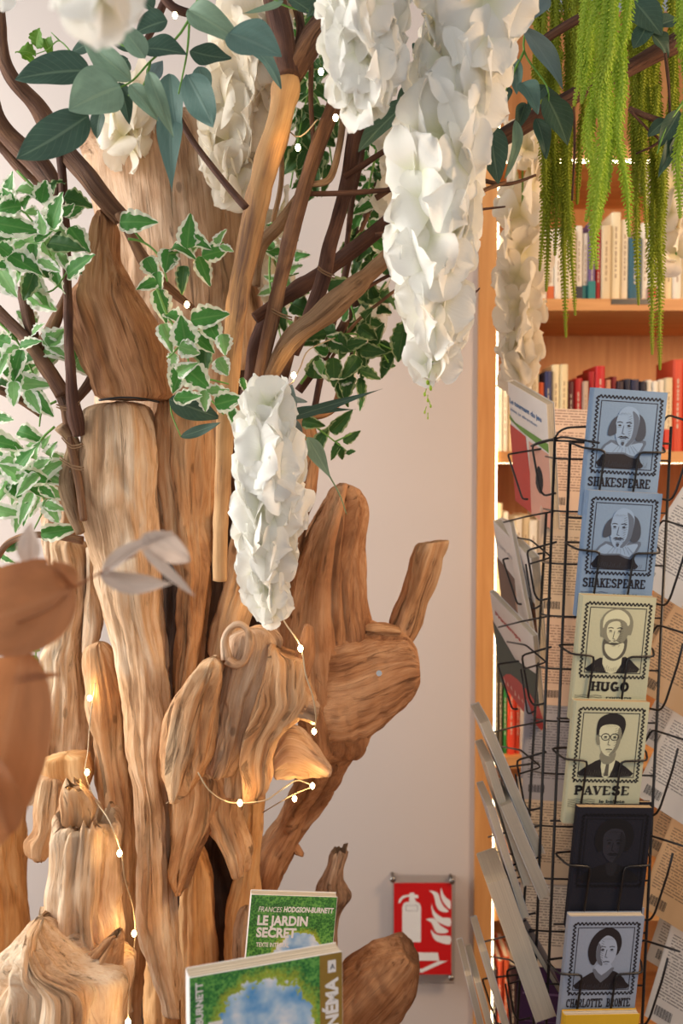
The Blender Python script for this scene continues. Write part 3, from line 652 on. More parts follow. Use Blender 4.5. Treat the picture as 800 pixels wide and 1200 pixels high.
# branches: (pixel path, depth, pixel radii, material)
br = [
 ([(318,-25),(325,15),(333,50),(339,92)],[14,14,14,15],1.17,'bark_dark'),
 ([(400,-5),(384,25),(362,52),(342,88)],[15,15,14,12],1.18,'bark'),
 ([(338,85),(328,140),(313,190),(300,240),(290,300),(279,350),(269,440),(263,520),(259,600),(258,680)],[14,14,14.5,13.5,13,12.5,11,10,9,8],1.16,'stake'),
 ([(-5,-20),(2,50),(14,90),(42,125),(64,160),(90,192),(115,225),(143,256)],[7,7,8,10,11,12,11,10],1.20,'bark'),
 ([(140,250),(165,300),(195,335),(226,362)],[6,6,6,4],1.19,'bark'),
 ([(-12,105),(0,140),(20,168),(45,195),(72,228)],[9,10,12,13,9],1.22,'bark'),
 ([(-12,150),(10,180),(40,215),(60,232)],[7,6,6,5],1.24,'bark'),
 ([(70,180),(74,235),(78,300),(81,400),(85,470),(92,510)],[5,5,5,5,7,7],1.19,'bark_dark'),
 ([(-5,362),(28,395),(52,425),(74,462)],[7,7,8,9],1.21,'bark'),
 ([(27,340),(31,370),(42,400),(55,425)],[7,7,6,5],1.23,'bark'),
 ([(80,340),(60,385),(46,412),(58,440),(74,468),(84,500)],[4,6,7,7,7,6],1.22,'bark'),
 ([(-5,455),(22,468),(48,486)],[5,5,4],1.25,'bark'),
 ([(70,500),(86,520),(78,560),(80,585),(95,625)],[7,8,10,9,5],1.21,'bleached'),
 ([(76,475),(84,520),(92,570),(98,610)],[6,6,5,4],1.20,'bark'),
 ([(-8,662),(10,636),(45,627),(97,633)],[4,4,4,5],1.25,'bark'),
 ([(115,430),(104,450),(86,472)],[7,6,5],1.23,'bark'),
 ([(398,112),(378,155),(366,190),(352,235),(338,290),(328,330),(315,390),(303,450),(300,480)],[8,9,9,9,9,8,8,8,7],1.20,'bark'),
 ([(424,120),(418,160),(405,215),(390,280),(375,335),(358,382),(345,415)],[9,9,8,8,9,8,7],1.23,'bark_dark'),
 ([(462,252),(430,280),(390,310),(345,342),(298,372)],[8,9,9,9,7],1.26,'bark_dark'),
 ([(466,290),(440,312),(418,334),(385,362),(345,398),(315,440),(298,480)],[9,10,10,13,13,9,6],1.19,'bleached'),
 ([(402,140),(396,175),(386,210),(364,217)],[4,4,4,3],1.22,'bleached'),
 ([(360,227),(410,226),(470,221)],[3,3,2.5],1.21,'bark_dark'),
 ([(404,207),(440,183),(480,160)],[4,3.5,3],1.23,'bark_dark'),
 ([(366,40),(364,110),(368,180)],[3,3,3],1.21,'bark'),
 ([(352,228),(328,262),(306,290),(300,335)],[5,7,7,5],1.24,'bleached'),
 ([(324,120),(330,200),(320,260)],[3,3,3],1.28,'bleached'),
 ([(206,131),(228,168),(256,205),(288,243)],[4,4,4,4.5],1.13,'bark_dark'),
 ([(495,212),(540,190),(580,167),(640,130),(690,104),(738,79),(800,46),(850,20)],[9,10,10,10,9,9,11,11],1.25,'bark_dark'),
 ([(630,52),(645,42),(680,20),(720,-10)],[5,5,5,5],1.28,'bark_dark'),
 ([(440,232),(490,205),(536,204),(590,216),(628,205)],[3.5,3.2,3,2.5,1.5],1.22,'bark'),
 ([(560,238),(566,224),(592,214)],[3,2.5,2],1.22,'bark'),
 ([(440,275),(495,262),(540,252),(562,246),(592,242)],[2.5,2,1.5,1.5,1],1.22,'bark_dark'),
 ([(425,340),(470,318),(520,325),(545,332),(556,342),(562,338)],[2.4,2,1.8,1.6,1.4,.8],1.22,'bark_dark'),
 ([(545,332),(553,346)],[1.2,.8],1.22,'bark_dark'),
 ([(437,310),(410,365),(385,410),(350,458)],[5,5,5,5],1.29,'bark_dark'),
 ([(430,250),(410,300),(395,360),(380,420),(368,480)],[4,4,4,4,4],1.34,'bark_dark'),
 ([(352,372),(338,420),(325,470)],[6,6,6],1.27,'bark'),
 ([(455,190),(430,245),(400,300),(370,330),(340,350)],[6,6,5,5,5],1.36,'bark_dark'),
 ([(312,372),(300,410),(290,470)],[10,10,9],1.33,'bark_dark'),
 ([(398,456),(392,475),(372,486),(350,484)],[4,5,5,4],1.28,'drift_smooth'),
 ([(415,400),(408,430),(390,450)],[3,3,3],1.28,'bark_dark'),
 ([(737,127),(765,140),(800,148)],[3,4,4],1.22,'bark_dark'),
 ([(738,130),(760,152),(772,166),(745,180)],[1.5,1.5,1.5,1],1.22,'bark_dark'),
 ([(779,62),(783,100),(785,142)],[1.5,1.5,1.5],1.2,'bark_dark'),
 ([(672,125),(673,170),(670,235)],[1.5,1.5,1],1.24,'bark_dark'),
 ([(420,120),(424,180),(412,240),(405,300)],[3,3,3,3],1.30,'bark_dark'),
 ([(388,420),(415,380),(450,350),(470,335)],[2,2,2,1.5],1.27,'bark'),
 ([(338,-20),(352,30),(346,70)],[5,5,5],1.22,'bark'),
 ([(188,-10),(205,10),(240,20)],[5,5,4],1.3,'bark_dark'),
 ([(165,60),(180,30),(198,-10)],[4,4,4],1.32,'bark_dark'),
]
for i, (p, r, Y, m) in enumerate(br):
    woodtube('branch', [W(x, y, Y + .012*math.sin(k*1.3+i)) for k, (x, y) in enumerate(p)], [q*pxm(Y) for q in r], m, seed=i+2, n=14 if max(r) > 6 else 9)
for i, (p, Y) in enumerate([([(66,474),(80,478),(94,470)],1.185),([(72,510),(84,522),(97,520)],1.18),([(70,535),(84,545),(98,548)],1.18),([(318,362),(330,368),(342,372)],1.18),([(372,312),(380,318),(392,323)],1.215),([(296,452),(306,456),(318,453)],1.175)]):
    b = MB(); b.tube([W(x, y, Y) for x, y in p], .0011, 6); b.tube([W(x, y+3, Y) for x, y in p], .0009, 6); b.build('raffia_tie', M['bleached'], tree, smooth=True)

# ------------------------------------------------------------------ leaves
def leafmesh(name, mat, wr, shape='ovate', fold=.12, curl=.15, scal=0, nx=8, ny=26, wob=0, seed=0):
    """unit leaf: base at the origin, tip at +Y = 1, width wr, face towards +Z"""
    rr = random.Random(seed); ph = rr.uniform(0, 6)
    vs, uv = [], []
    for j in range(ny+1):
        v = j/ny
        if shape == 'ovate': wv = math.sin(PI*v**.72)**.85 if 0 < v < 1 else 0
        elif shape == 'lance': wv = math.sin(PI*v**.6)**1.3 if 0 < v < 1 else 0
        elif shape == 'round': wv = math.sin(PI*v**.85)**.6 if 0 < v < 1 else 0
        else: wv = (math.sin(PI*v**.66)**.66*(1-.25*v*v) if 0 < v < 1 else 0)
        wv = max(wv, .02)*wr/2
        if scal: wv *= 1+scal*.75*(abs(math.sin(v*PI*4.5+.4))**.6)*1.6-scal*.75
        for i in range(nx+1):
            u = 2*i/nx-1
            x = u*wv; y = v + (scal*.04*abs(u)*math.sin(v*PI*11) if scal else 0)
            z = abs(u)*fold*wv*2 - curl*(v-.3)**2 + (.05*math.sin(v*PI*9)*abs(u)**3*wr if scal else 0) + wob*math.sin(v*9+ph+u*2)*abs(u)*wr
            vs.append((x, y, z)); uv.append((u, v))
    fs = [(j*(nx+1)+i, j*(nx+1)+i+1, (j+1)*(nx+1)+i+1, (j+1)*(nx+1)+i) for j in range(ny) for i in range(nx)]
    me = bpy.data.meshes.new(name); me.from_pydata(vs, [], fs); me.materials.append(M[mat])
    me.polygons.foreach_set('use_smooth', [True]*len(fs))
    l = me.uv_layers.new(name='UVMap'); l.data.foreach_set('uv', [q for lp in me.loops for q in uv[lp.vertex_index]])
    return me
LM = {}
def lmesh(mat, shape='ovate', scal=0, k=0, wr=.6):
    key = (mat, shape, k, round(wr, 1))
    if key not in LM:
        kk = k % 4
        LM[key] = leafmesh('leaf', mat, round(wr, 1) or .1, shape, fold=(.14,.3,.05,.22)[kk], curl=(.15,.4,-.2,.7)[kk], scal=scal, wob=(.03,.08,.05,.1)[kk], seed=k)
    return LM[key]
def put_leaf(root, me, base, tip, wratio, facing=None, name='leaf', label=None):
    """leaf from base to tip (world points); the face looks towards `facing`"""
    base = Vector(base); d = Vector(tip)-base; L = d.length; y = d.normalized()
    f = Vector(facing) if facing else Vector((R.uniform(-.5,.5), -1, R.uniform(-.1,.6)))
    z = (f - y*f.dot(y)).normalized(); x = y.cross(z)
    m = Matrix((x, y, z)).transposed().to_4x4()
    o = bpy.data.objects.new(name, me); C.objects.link(o); o.parent = root
    o.matrix_basis = Matrix.Translation(base-Vector(root.location)) @ m @ Matrix.Diagonal((L*wratio, L, L, 1))
    if label: o['label'] = label
    return o
def sprig(name, label, cat, group, stems, leaves, Y, stem_r=1.6, mat_stem='green_stem'):
    p0 = W(*stems[0][0][:2], Y)
    root = thing(name, label, cat, p0, group)
    for st in stems:
        P = [W(p[0], p[1], Y+(p[2] if len(p) > 2 else 0)) for p in st]
        b = MB(); b.tube(P, [stem_r*pxm(Y)*(1-.45*i/(len(P)-1)) for i in range(len(P))], 7); b.build('stem', M[mat_stem], root, smooth=True)
    for lf in leaves:
        (x0, y0), (x1, y1), wpx, mat = lf[:4]; k = lf[4] if len(lf) > 4 else R.randrange(4); dy = lf[5] if len(lf) > 5 else R.uniform(-.015, .015)
        shape = lf[6] if len(lf) > 6 else ('broad' if mat.startswith('vari') else 'ovate')
        b0, t0 = W(x0, y0, Y+dy), W(x1, y1, Y+dy+R.uniform(-.02, .015)); L = (t0-b0).length
        r = wpx*pxm(Y)/L
        q = max(.1, round(min(r, 1.2), 1))
        put_leaf(root, lmesh(mat, shape, .16 if mat.startswith('vari') or mat == 'ivy' else 0, k, q), b0, t0, r/q)
    return root
def auto(cx, cy, rx, ry, n, size, mats, Y, seed, ratio=.75):
    """n leaves spread over an ellipse around (cx, cy), pointing outwards and down"""
    rr = random.Random(seed); out = []
    for i in range(n):
        a = i*2.399+rr.uniform(-.3,.3); q = math.sqrt((i+.5)/n)
        x, y = cx+rx*q*math.cos(a), cy+ry*q*math.sin(a)
        an = a+rr.uniform(-.8,.8); s = size*rr.uniform(.65,1.2)
        dx, dy = math.cos(an)*s, math.sin(an)*s+.25*s
        out.append(((x-dx*.5, y-dy*.5), (x+dx*.5, y+dy*.5), s*ratio*rr.uniform(.7,1.05), rr.choice(mats), rr.randrange(4), rr.uniform(-.04,.04)))
    return out
EG = 'eucalyptus sprays over the tree'
sprig('eucalyptus_spray', 'eucalyptus spray with broad dark and pale leaves hanging at the top left', 'leaves', EG,
 [[(236,-10),(212,38),(176,72),(150,98),(108,112)], [(222,20),(219,62),(209,110)], [(190,58),(160,60),(120,40)], [(176,72),(168,100),(150,112)]],
 [((106,82),(16,88),52,'euc',0,-.01), ((141,101),(80,126),62,'euc_pale',0,-.045), ((104,136),(20,190),48,'euc',2,-.03), ((153,94),(90,38),30,'euc_pale',1,-.03),
  ((170,68),(139,26),26,'euc_pale',0,-.05), ((165,56),(218,60),40,'euc',0,.0), ((222,60),(271,72),36,'euc',2,.0), ((268,38),(329,62),50,'euc_teal',0,-.05), ((219,10),(282,46),32,'euc_pale',1,-.03),
  ((198,86),(206,160),34,'euc_teal',0,.01), ((200,118),(199,223),32,'euc_teal',0,.02,'lance'), ((220,88),(254,152),40,'euc_teal',2,-.01), ((173,82),(199,154),20,'euc_pale',3,-.05), ((152,98),(184,138),20,'euc_pale',1,-.04),
  ((140,96),(152,144),20,'euc',1,.03), ((196,24),(158,36),42,'euc',0,.03), ((118,130),(112,162),22,'euc',0,.03), ((84,62),(128,36),26,'euc',2,.04), ((150,70),(128,84),26,'euc',2,.05), ((290,50),(334,92),22,'euc_teal',3,.02),
  ((232,78),(244,112),24,'euc_teal',0,.05), ((176,96),(190,70),20,'euc_blue',0,.06), ((180,10),(140,-14),34,'euc',1,.05),((150,60),(136,20),26,'euc',1,.06)], 1.04)
sprig('eucalyptus_spray', 'dark eucalyptus leaves at the top between the two forked branches and the first white raceme', 'leaves', EG,
 [[(300,-20),(330,5),(372,16)]],
 [((336,-4),(376,20),34,'euc',0,0), ((332,2),(284,20),12,'euc_pale',2,.0,'lance'), ((392,-6),(362,14),24,'euc',1,.0)], 1.05)
sprig('eucalyptus_spray', 'eucalyptus leaves showing between the two largest white racemes', 'leaves', EG,
 [[(500,40),(496,90),(520,110)]],
 [((480,118),(418,173),36,'euc',0,0), ((514,111),(468,160),16,'euc_blue',0,-.01), ((466,124),(506,100),26,'euc',1,.03), ((484,50),(498,78),16,'euc',0,.03), ((480,100),(490,72),18,'euc_blue',0,.04)], 1.16)
sprig('eucalyptus_spray', 'grey and dark eucalyptus leaves right of the longest white raceme', 'leaves', EG,
 [[(640,-10),(622,20),(614,60),(640,100),(642,125)], [(614,60),(590,110),(575,150)]],
 [((613,32),(663,100),36,'euc_blue',0,-.02), ((640,-8),(606,30),32,'euc_blue',2,-.02), ((610,96),(632,128),24,'euc_teal',1,-.01), ((640,100),(618,126),22,'euc',0,.01), ((640,112),(667,168),38,'euc',0,.0), ((628,138),(643,184),20,'euc',1,.0),
  ((604,68),(606,112),16,'euc_teal',2,.0), ((606,140),(602,206),14,'euc_pale',3,.0), ((572,146),(584,214),36,'euc',0,.03), ((596,100),(570,136),30,'euc',1,.04), ((560,120),(580,146),26,'euc',0,.05), ((650,130),(640,100),22,'euc',2,.05),((616,120),(606,150),18,'euc',1,.05)], 1.15)
sprig('eucalyptus_spray', 'two dark narrow leaves crossing the peeled stake above the tall logs', 'leaves', EG,
 [[(206,462),(200,480),(212,512)]], [((198,468),(258,490),30,'euc',0,-.01), ((212,512),(260,496),13,'euc',2,-.01)], 1.14, 1.2)
sprig('eucalyptus_spray', 'grey blade-like leaves fanning out above the short white raceme', 'leaves', EG,
 [[(318,500),(330,484),(345,478)], [(345,498),(358,512),(372,530)], [(386,558),(398,580),(406,603)]],
 [((328,484),(342,452),30,'euc_blue',0,-.01), ((332,492),(448,456),12,'euc',2,-.01,'lance'), ((338,482),(416,479),11,'euc',0,.01,'lance'), ((330,486),(354,512),24,'euc_blue',1,-.02), ((360,512),(388,562),20,'euc_pale',2,-.01,'lance'),
  ((345,505),(352,545),22,'euc_blue',1,.01),((322,470),(362,468),12,'euc_blue',1,.0)], 1.13, 1.0, 'grey_stem')
sprig('eucalyptus_spray', 'dark leaf cluster at the top right among the green tassels', 'leaves', EG,
 [[(742,-20),(752,20),(770,40)]], [((742,0),(776,40),34,'euc',0,0), ((760,-10),(730,30),28,'euc',1,.01), ((760,26),(742,60),24,'euc',2,0), ((770,30),(796,20),20,'euc',0,0), ((764,40),(786,66),20,'euc',1,0)], 1.22)
sprig('eucalyptus_spray', 'dark leaf clump at the right edge below the sloping branch', 'leaves', EG,
 [[(800,120),(780,150),(770,180)]], [((796,130),(772,172),22,'euc',0,0), ((800,150),(774,200),20,'euc',1,.01), ((792,160),(790,200),18,'euc',2,0), ((780,140),(758,160),16,'euc',0,0)], 1.2)

VG = 'variegated leaf sprigs on the tree'
def lf(cx, cy, L, w_, ang, mat='vari', k=None, dy=None):
    a = math.radians(ang); dx, dyy = math.cos(a)*L/2, math.sin(a)*L/2
    return ((cx-dx, cy-dyy), (cx+dx, cy+dyy), w_, mat, R.randrange(4) if k is None else k, R.uniform(-.02,.02) if dy is None else dy)
sprig('variegated_sprig', 'small variegated sprig in front of the broad chiselled log', 'leaves', VG,
 [[(150,280),(168,284),(186,300),(196,330)], [(186,300),(225,292),(262,284)], [(168,284),(150,262)]],
 [lf(162,260,44,28,0,'vari',0,-.01), lf(221,272,40,28,-85), lf(252,296,32,26,-15), lf(235,284,26,18,30), lf(213,292,26,20,10), lf(196,306,28,26,100), lf(239,318,38,22,70), lf(214,328,34,18,95,'vari_dark'), lf(178,314,28,24,60), lf(172,334,24,18,160),
  lf(258,278,24,12,-60,'vari_pale'), lf(266,292,18,12,30,'vari_pale'), lf(226,290,18,14,-40,'vari_pale'), lf(186,330,24,18,80)], 1.14)
sprig('variegated_sprig', 'bushy variegated sprig hanging against the peeled stake', 'leaves', VG,
 [[(184,338),(196,370),(216,400),(226,440),(262,486)], [(216,400),(250,380)], [(226,440),(268,450)], [(216,400),(196,420)]],
 [lf(190,359,42,26,75,'vari',0), lf(215,388,38,34,-100,'vari',0,-.04), lf(246,371,46,30,-10,'vari',0,-.02), lf(196,396,36,22,70,'vari_pale'), lf(262,404,26,22,80,'vari_pale',0,-.03), lf(238,402,34,26,40), lf(203,424,22,18,90,'vari_pale'), lf(240,420,32,26,100,'vari_dark'),
  lf(208,444,34,28,110), lf(232,444,38,32,40,'vari',0,-.05), lf(261,430,24,22,60,'vari_pale',0,-.05), lf(256,458,28,20,-10,'vari_pale',0,-.05), lf(221,466,34,22,0,'vari',2,-.05), lf(240,470,26,20,90,'vari_pale',0,-.05), lf(268,470,34,26,-15,'vari',0,-.05),
  lf(273,490,26,14,80,'vari',1,-.02), lf(222,410,26,22,20,'vari_pale',0,-.05), lf(250,390,30,26,60,'vari',2), lf(206,374,26,22,30,'vari'), lf(286,452,20,12,80,'vari'), lf(218,432,24,18,-30,'vari_pale',1,-.05)], 1.13)
sprig('variegated_sprig', 'large leafy variegated cluster at the left edge beside the pointed shard', 'leaves', VG,
 [[(-20,230),(2,262),(12,300),(36,338),(62,340),(82,312)], [(-10,240),(30,250),(60,300)], [(20,200),(50,230),(70,250)]],
 [lf(66,246,44,32,-75,'vari',0,-.03), lf(20,266,60,30,10,'vari',0,-.01), lf(78,288,44,26,10,'vari_dark',0,-.03), lf(30,310,44,30,30,'vari',0,-.03), lf(94,310,40,30,-40,'vari',0,-.04), lf(58,318,28,22,80,'vari_dark'), lf(92,236,36,22,15,'vari_dark',1,.0),
  lf(12,216,32,20,-70,'vari'), lf(38,226,40,22,15,'vari_pale'), lf(8,330,40,34,60,'vari_pale'), lf(50,354,40,26,30,'vari_pale'), lf(8,296,34,24,40,'vari')] + auto(44,278,62,66,34,34,['vari','vari','vari_pale','vari_dark'],1.16,4), 1.15)
sprig('variegated_sprig', 'variegated leaves around the thin branches left of the pointed shard', 'leaves', VG,
 [[(-10,370),(20,400),(40,440),(60,480)], [(30,420),(60,410)]],
 auto(30,420,44,54,20,32,['vari','vari_pale','vari_pale'],1.2,9) + [lf(86,410,30,22,80,'vari'), lf(98,430,26,22,60,'vari_pale'), lf(66,412,30,24,20,'vari_pale'), lf(24,432,44,24,-10,'vari'), lf(40,450,40,24,0,'vari_pale')], 1.22)
sprig('variegated_sprig', 'pale trailing variegated cluster at the left edge below the tied branches', 'leaves', VG,
 [[(64,500),(46,520),(42,560),(52,590),(40,620)], [(46,520),(20,540),(-10,570)], [(66,470),(50,480),(46,500)]],
 [lf(50,474,38,22,50,'vari',0,-.02), lf(36,510,34,22,20,'vari'), lf(8,520,38,26,10,'vari'), lf(4,545,40,26,60,'vari'), lf(30,536,32,24,-50,'vari',0), lf(56,550,40,30,-40,'vari_pale'), lf(24,580,40,26,40,'vari'), lf(62,600,34,24,60,'vari_pale'), lf(70,622,46,22,-10,'vari'),
  lf(8,600,34,20,10,'vari_pale'), lf(88,506,16,14,80,'vari'), lf(4,490,30,16,10,'vari'), lf(6,450,24,10,15,'vari_dark')] + auto(38,560,40,52,28,30,['vari_pale','vari_pale','vari'],1.24,11), 1.22)
sprig('variegated_sprig', 'slender green leaves under the arching twig at the left edge', 'leaves', VG,
 [[(-10,650),(10,680),(30,700)], [(20,640),(40,665),(62,672)], [(38,740),(42,765),(40,790)]],
 [lf(20,640,30,12,-15,'vari_dark'), lf(8,655,22,10,30,'vari'), lf(44,668,26,10,70,'vari'), lf(60,674,26,9,5,'vari_dark'), lf(26,680,32,12,-20,'vari_pale'), lf(4,690,24,12,60,'vari'), lf(40,776,16,12,60,'ivy'), lf(42,760,14,8,20,'ivy'), lf(44,788,14,12,90,'ivy')], 1.3, 1.2)
sprig('variegated_sprig', 'variegated trailing sprig reaching right of the flat bleached branch', 'leaves', VG,
 [[(352,450),(390,400),(420,392),(460,410),(482,408)], [(420,392),(410,430),(395,450)], [(400,330),(412,360),(420,392)], [(440,400),(455,425)]],
 [lf(469,406,36,26,100,'vari_dark',0), lf(474,385,36,22,-60,'vari_dark'), lf(452,428,34,16,110,'vari_dark',0), lf(442,392,30,14,-60,'vari_dark'), lf(426,422,38,14,110,'vari_dark'), lf(400,404,30,26,30,'vari_dark',0), lf(370,430,28,26,-80,'vari_dark',0), lf(378,434,30,16,60,'vari_pale'), lf(412,384,28,16,-20,'vari_dark'),
  lf(428,380,30,16,-60,'vari_dark'), lf(392,438,28,20,20,'vari'), lf(406,444,24,18,0,'vari_pale'), lf(356,364,34,26,30,'vari_dark'), lf(400,336,34,28,-30,'vari_dark',0), lf(432,345,36,30,30,'vari_dark',0), lf(456,352,28,22,20,'vari_dark'), lf(470,318,32,24,80,'vari_dark'), lf(472,352,34,14,80,'euc_pale'), lf(412,368,26,16,-40,'vari'), lf(375,405,18,12,0,'vari')]
  + auto(412,400,52,70,34,26,['vari_dark','vari_dark','vari'],1.3,15), 1.27)
sprig('variegated_sprig', 'small dark-leaved sprig beside the grey blade leaves, against the wall', 'leaves', VG,
 [[(356,490),(380,508),(398,522),(410,532)], [(392,518),(412,508)]],
 [lf(400,494,36,18,-45,'vari_dark'), lf(376,514,34,18,-60,'vari_dark'), lf(412,512,24,12,-35,'vari_dark'), lf(392,530,24,10,110,'vari_dark'), lf(400,532,18,10,80,'vari_dark'), lf(412,530,12,8,0,'vari_dark'), lf(366,496,26,16,10,'vari_dark')], 1.28, 1.2)
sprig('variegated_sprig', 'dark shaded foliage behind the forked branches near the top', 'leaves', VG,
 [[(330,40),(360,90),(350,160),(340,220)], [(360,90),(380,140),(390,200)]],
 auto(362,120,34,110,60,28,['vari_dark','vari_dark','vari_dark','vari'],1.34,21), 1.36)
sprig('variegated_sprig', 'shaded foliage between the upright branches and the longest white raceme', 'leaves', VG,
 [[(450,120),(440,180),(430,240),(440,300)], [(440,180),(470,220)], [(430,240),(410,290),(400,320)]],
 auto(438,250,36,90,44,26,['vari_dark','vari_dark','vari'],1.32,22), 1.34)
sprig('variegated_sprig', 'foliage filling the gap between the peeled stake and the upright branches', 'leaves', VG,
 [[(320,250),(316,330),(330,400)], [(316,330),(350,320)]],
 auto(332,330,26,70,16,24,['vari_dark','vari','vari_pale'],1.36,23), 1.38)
sprig('ivy_sprig', 'little fresh green ivy sprig at the top left above the eucalyptus leaves', 'leaves', None,
 [[(90,70),(70,48),(56,58),(40,64)], [(70,48),(60,38)]],
 [lf(30,60,26,18,200,'ivy'), lf(44,44,22,18,-80,'ivy'), lf(34,68,20,14,30,'ivy'), lf(56,54,20,14,70,'ivy'), lf(48,52,18,14,20,'ivy')], 1.3, .9)

# foreground dried leaves
fg = thing('dried_leaf_spray', 'out-of-focus spray of big brown and beige dried leaves at the left edge, nearest the camera', 'leaves', W(60, 700, .62))
b = MB(); b.tube([W(-30,790,.60), W(30,730,.61), W(85,690,.615), W(118,671,.62), W(160,650,.625)], [.0012,.0011,.001,.0008,.0006], 8); b.build('stem', M['brown_leaf'], fg, smooth=True)
b = MB(); b.tube([W(85,690,.615), W(60,712,.60), W(20,730,.60)], .0007, 6); b.build('stem', M['brown_leaf'], fg, smooth=True)
for (b0, t0, wd, mt, k, f) in [((88,690,.61),(-50,742,.60),112,'brown_leaf',2,(-.2,-1,.2)), ((72,790,.60),(-50,800,.60),10,'brown_leaf',0,None), ((28,760,.60),(-22,1010,.58),100,'brown_leaf',0,(.3,-1,.2)),
   ((116,674,.62),(194,616,.62),20,'beige_leaf',1,(-.5,-1,.4)), ((168,628,.62),(232,660,.64),34,'beige_leaf',3,(0,-1,.3)), ((116,673,.62),(200,690,.62),28,'beige_leaf',1,(0,-1,-.3)), ((166,642,.62),(228,698,.63),14,'beige_leaf',2,(.2,-1,0)),
   ((36,664,.63),(34,612,.63),30,'beige_leaf',0,(-.2,-1,.1)), ((56,656,.62),(-20,690,.62),18,'brown_leaf',1,(0,-1,.4)), ((10,980,.56),(-30,880,.56),70,'brown_leaf',1,(.2,-1,.1)), ((86,690,.61),(62,655,.61),26,'brown_leaf',1,(.6,-1,.2))]:
    B0, T0 = W(*b0), W(*t0); L = (T0-B0).length; r = wd*pxm(b0[2])/L; q = max(.1, round(min(r, 1.2), 1))
    put_leaf(fg, lmesh(mt, 'round' if wd > 60 else 'ovate', 0, k, q), B0, T0, r/q, f)

# ------------------------------------------------------------------ white flower racemes
def blossom(seed, mat, n=5, size=1.0, cup=.5):
    rr = random.Random(seed); vs, fs, uv = [], [], []
    NX, NY = 8, 10
    for p in range(n):
        a = 2*PI*p/n+rr.uniform(-.25,.25); L = rr.uniform(.8,1.12); ph = rr.uniform(0,6); wd = rr.uniform(.85,1.15); cp = cup*rr.uniform(.6,1.4)
        ca, sa = math.cos(a), math.sin(a); b0 = len(vs)
        for j in range(NY+1):
            v = j/NY
            wv = wd*(.09+.47*(v/.58)**.8) if v < .58 else wd*max(.10, .56*math.sqrt(max(0, 1-((v-.58)/.43)**2)))
            for i in range(NX+1):
                u = 2*i/NX-1
                rr_ = v*L*(1-.04*u*u*v) + (.05*abs(math.sin(u*2.2+ph))*v)
                x = u*wv; y = rr_*(1-.0*v)
                z = cp*(1-(1-v)**2)*.45 - cp*.55*max(0,v-.5)**2*2.2 + .06*math.sin(u*2.6+ph)*v*v + .025*math.sin(u*6+ph*2)*v**3 + .04*u*u*v
                vs.append((ca*y-sa*x, sa*y+ca*x, z)); uv.append((u*.5+p*3.1+seed, v))
        fs += [(b0+j*(NX+1)+i, b0+j*(NX+1)+i+1, b0+(j+1)*(NX+1)+i+1, b0+(j+1)*(NX+1)+i) for j in range(NY) for i in range(NX)]
    me = bpy.data.meshes.new('blossom'); me.from_pydata(vs, [], fs); me.materials.append(M[mat])
    me.polygons.foreach_set('use_smooth', [True]*len(fs))
    l = me.uv_layers.new(name='UVMap'); l.data.foreach_set('uv', [q for lp in me.loops for q in uv[lp.vertex_index]])
    return me
BL = {m: [blossom(i*7+3, m, (4,5,4,5,3,4)[i], cup=(.35,.6,.25,.5,.75,.3)[i]) for i in range(6)] for m in ('petal','petal_cream')}
def raceme(label, axis, rad, Y, n, size, mat='petal', seed=1, tip=None, layers=1.0, stem=True, group='white flower racemes'):
    rr = random.Random(seed)
    P = [W(x, y, Y) for x, y in axis]
    root = thing('white_raceme', label, 'flowers', P[0], group)
    b = MB(); b.tube(P, .0016, 7); b.build('stem', M['green_stem'], root, smooth=True)
    n = int(n*.60)
    for i in range(n):
        t = (i+.5)/n; c = cr(P, t); r = cr([float(q) for q in rad], t)*pxm(Y)
        a = i*2.399+rr.uniform(-.4,.4)
        s = size*1.42*pxm(Y)*rr.uniform(.85,1.12)*min(1, .45+r/(max(rad)*pxm(Y))*.7)
        k = rr.uniform(.7, 1.15)
        out = Vector((math.cos(a), math.sin(a), 0))
        pos = c + out*max(0, r-s*.55)*k + Vector((0,0,rr.uniform(-.004,.004)))
        nd = (out*1.0+Vector((0,0,rr.uniform(-.5,.25)))).normalized()
        qn = nd.to_track_quat('Z', 'Y') @ Quaternion((0,0,1), rr.uniform(0,6.28))
        o = bpy.data.objects.new('blossom', BL[mat][rr.randrange(6)]); C.objects.link(o); o.parent = root
        o.matrix_basis = Matrix.Translation(pos-P[0]) @ qn.to_matrix().to_4x4() @ Matrix.Scale(s, 4)
    if tip:
        for j in range(7):
            f = j/6; q = W(tip[0]+4*math.sin(j*2.1), tip[1]+j*7, Y); b = MB()
            b.tube([P[-1] if j == 0 else q+Vector((-.002*math.sin(j*2.1),0,.006)), q], .0005, 5); b.ball(q, .0022*(1.2-.6*f), .7, .7, 1.2, 8, 6); b.build('bud', M['amar'], root, smooth=True)
    return root
raceme('blurred white flower cluster cut by the top edge at far left', [(112,-90),(112,-40),(110,-8)], [46,46,42], .55, 16, 40, seed=1)
raceme('blue-white petals at the very top left corner', [(8,-50),(10,-8)], [18,14], .9, 6, 20, seed=2)
raceme('short broad white raceme hanging from the top edge beside the forked branch', [(428,-60),(424,0),(426,60),(428,118)], [52,52,46,22], 1.0, 58, 32, seed=3)
raceme('longest white raceme, hanging from the top edge down to a yellow-green bud tail', [(565,-70),(556,0),(540,80),(520,170),(508,260),(508,340),(506,425)], [64,64,56,54,54,42,20], 1.03, 98, 38, seed=4, tip=(501,448))
raceme('white raceme hanging behind the forked branch, over the chiselled log', [(310,-30),(300,40),(288,110),(270,165),(282,225)], [52,46,42,36,24], 1.24, 70, 32, 'petal_cream', seed=5)
raceme('short white raceme hanging in front of the logs at mid-height', [(312,468),(314,520),(318,570),(314,620),(310,670),(317,716)], [22,38,44,32,26,10], 1.07, 78, 30, seed=6)
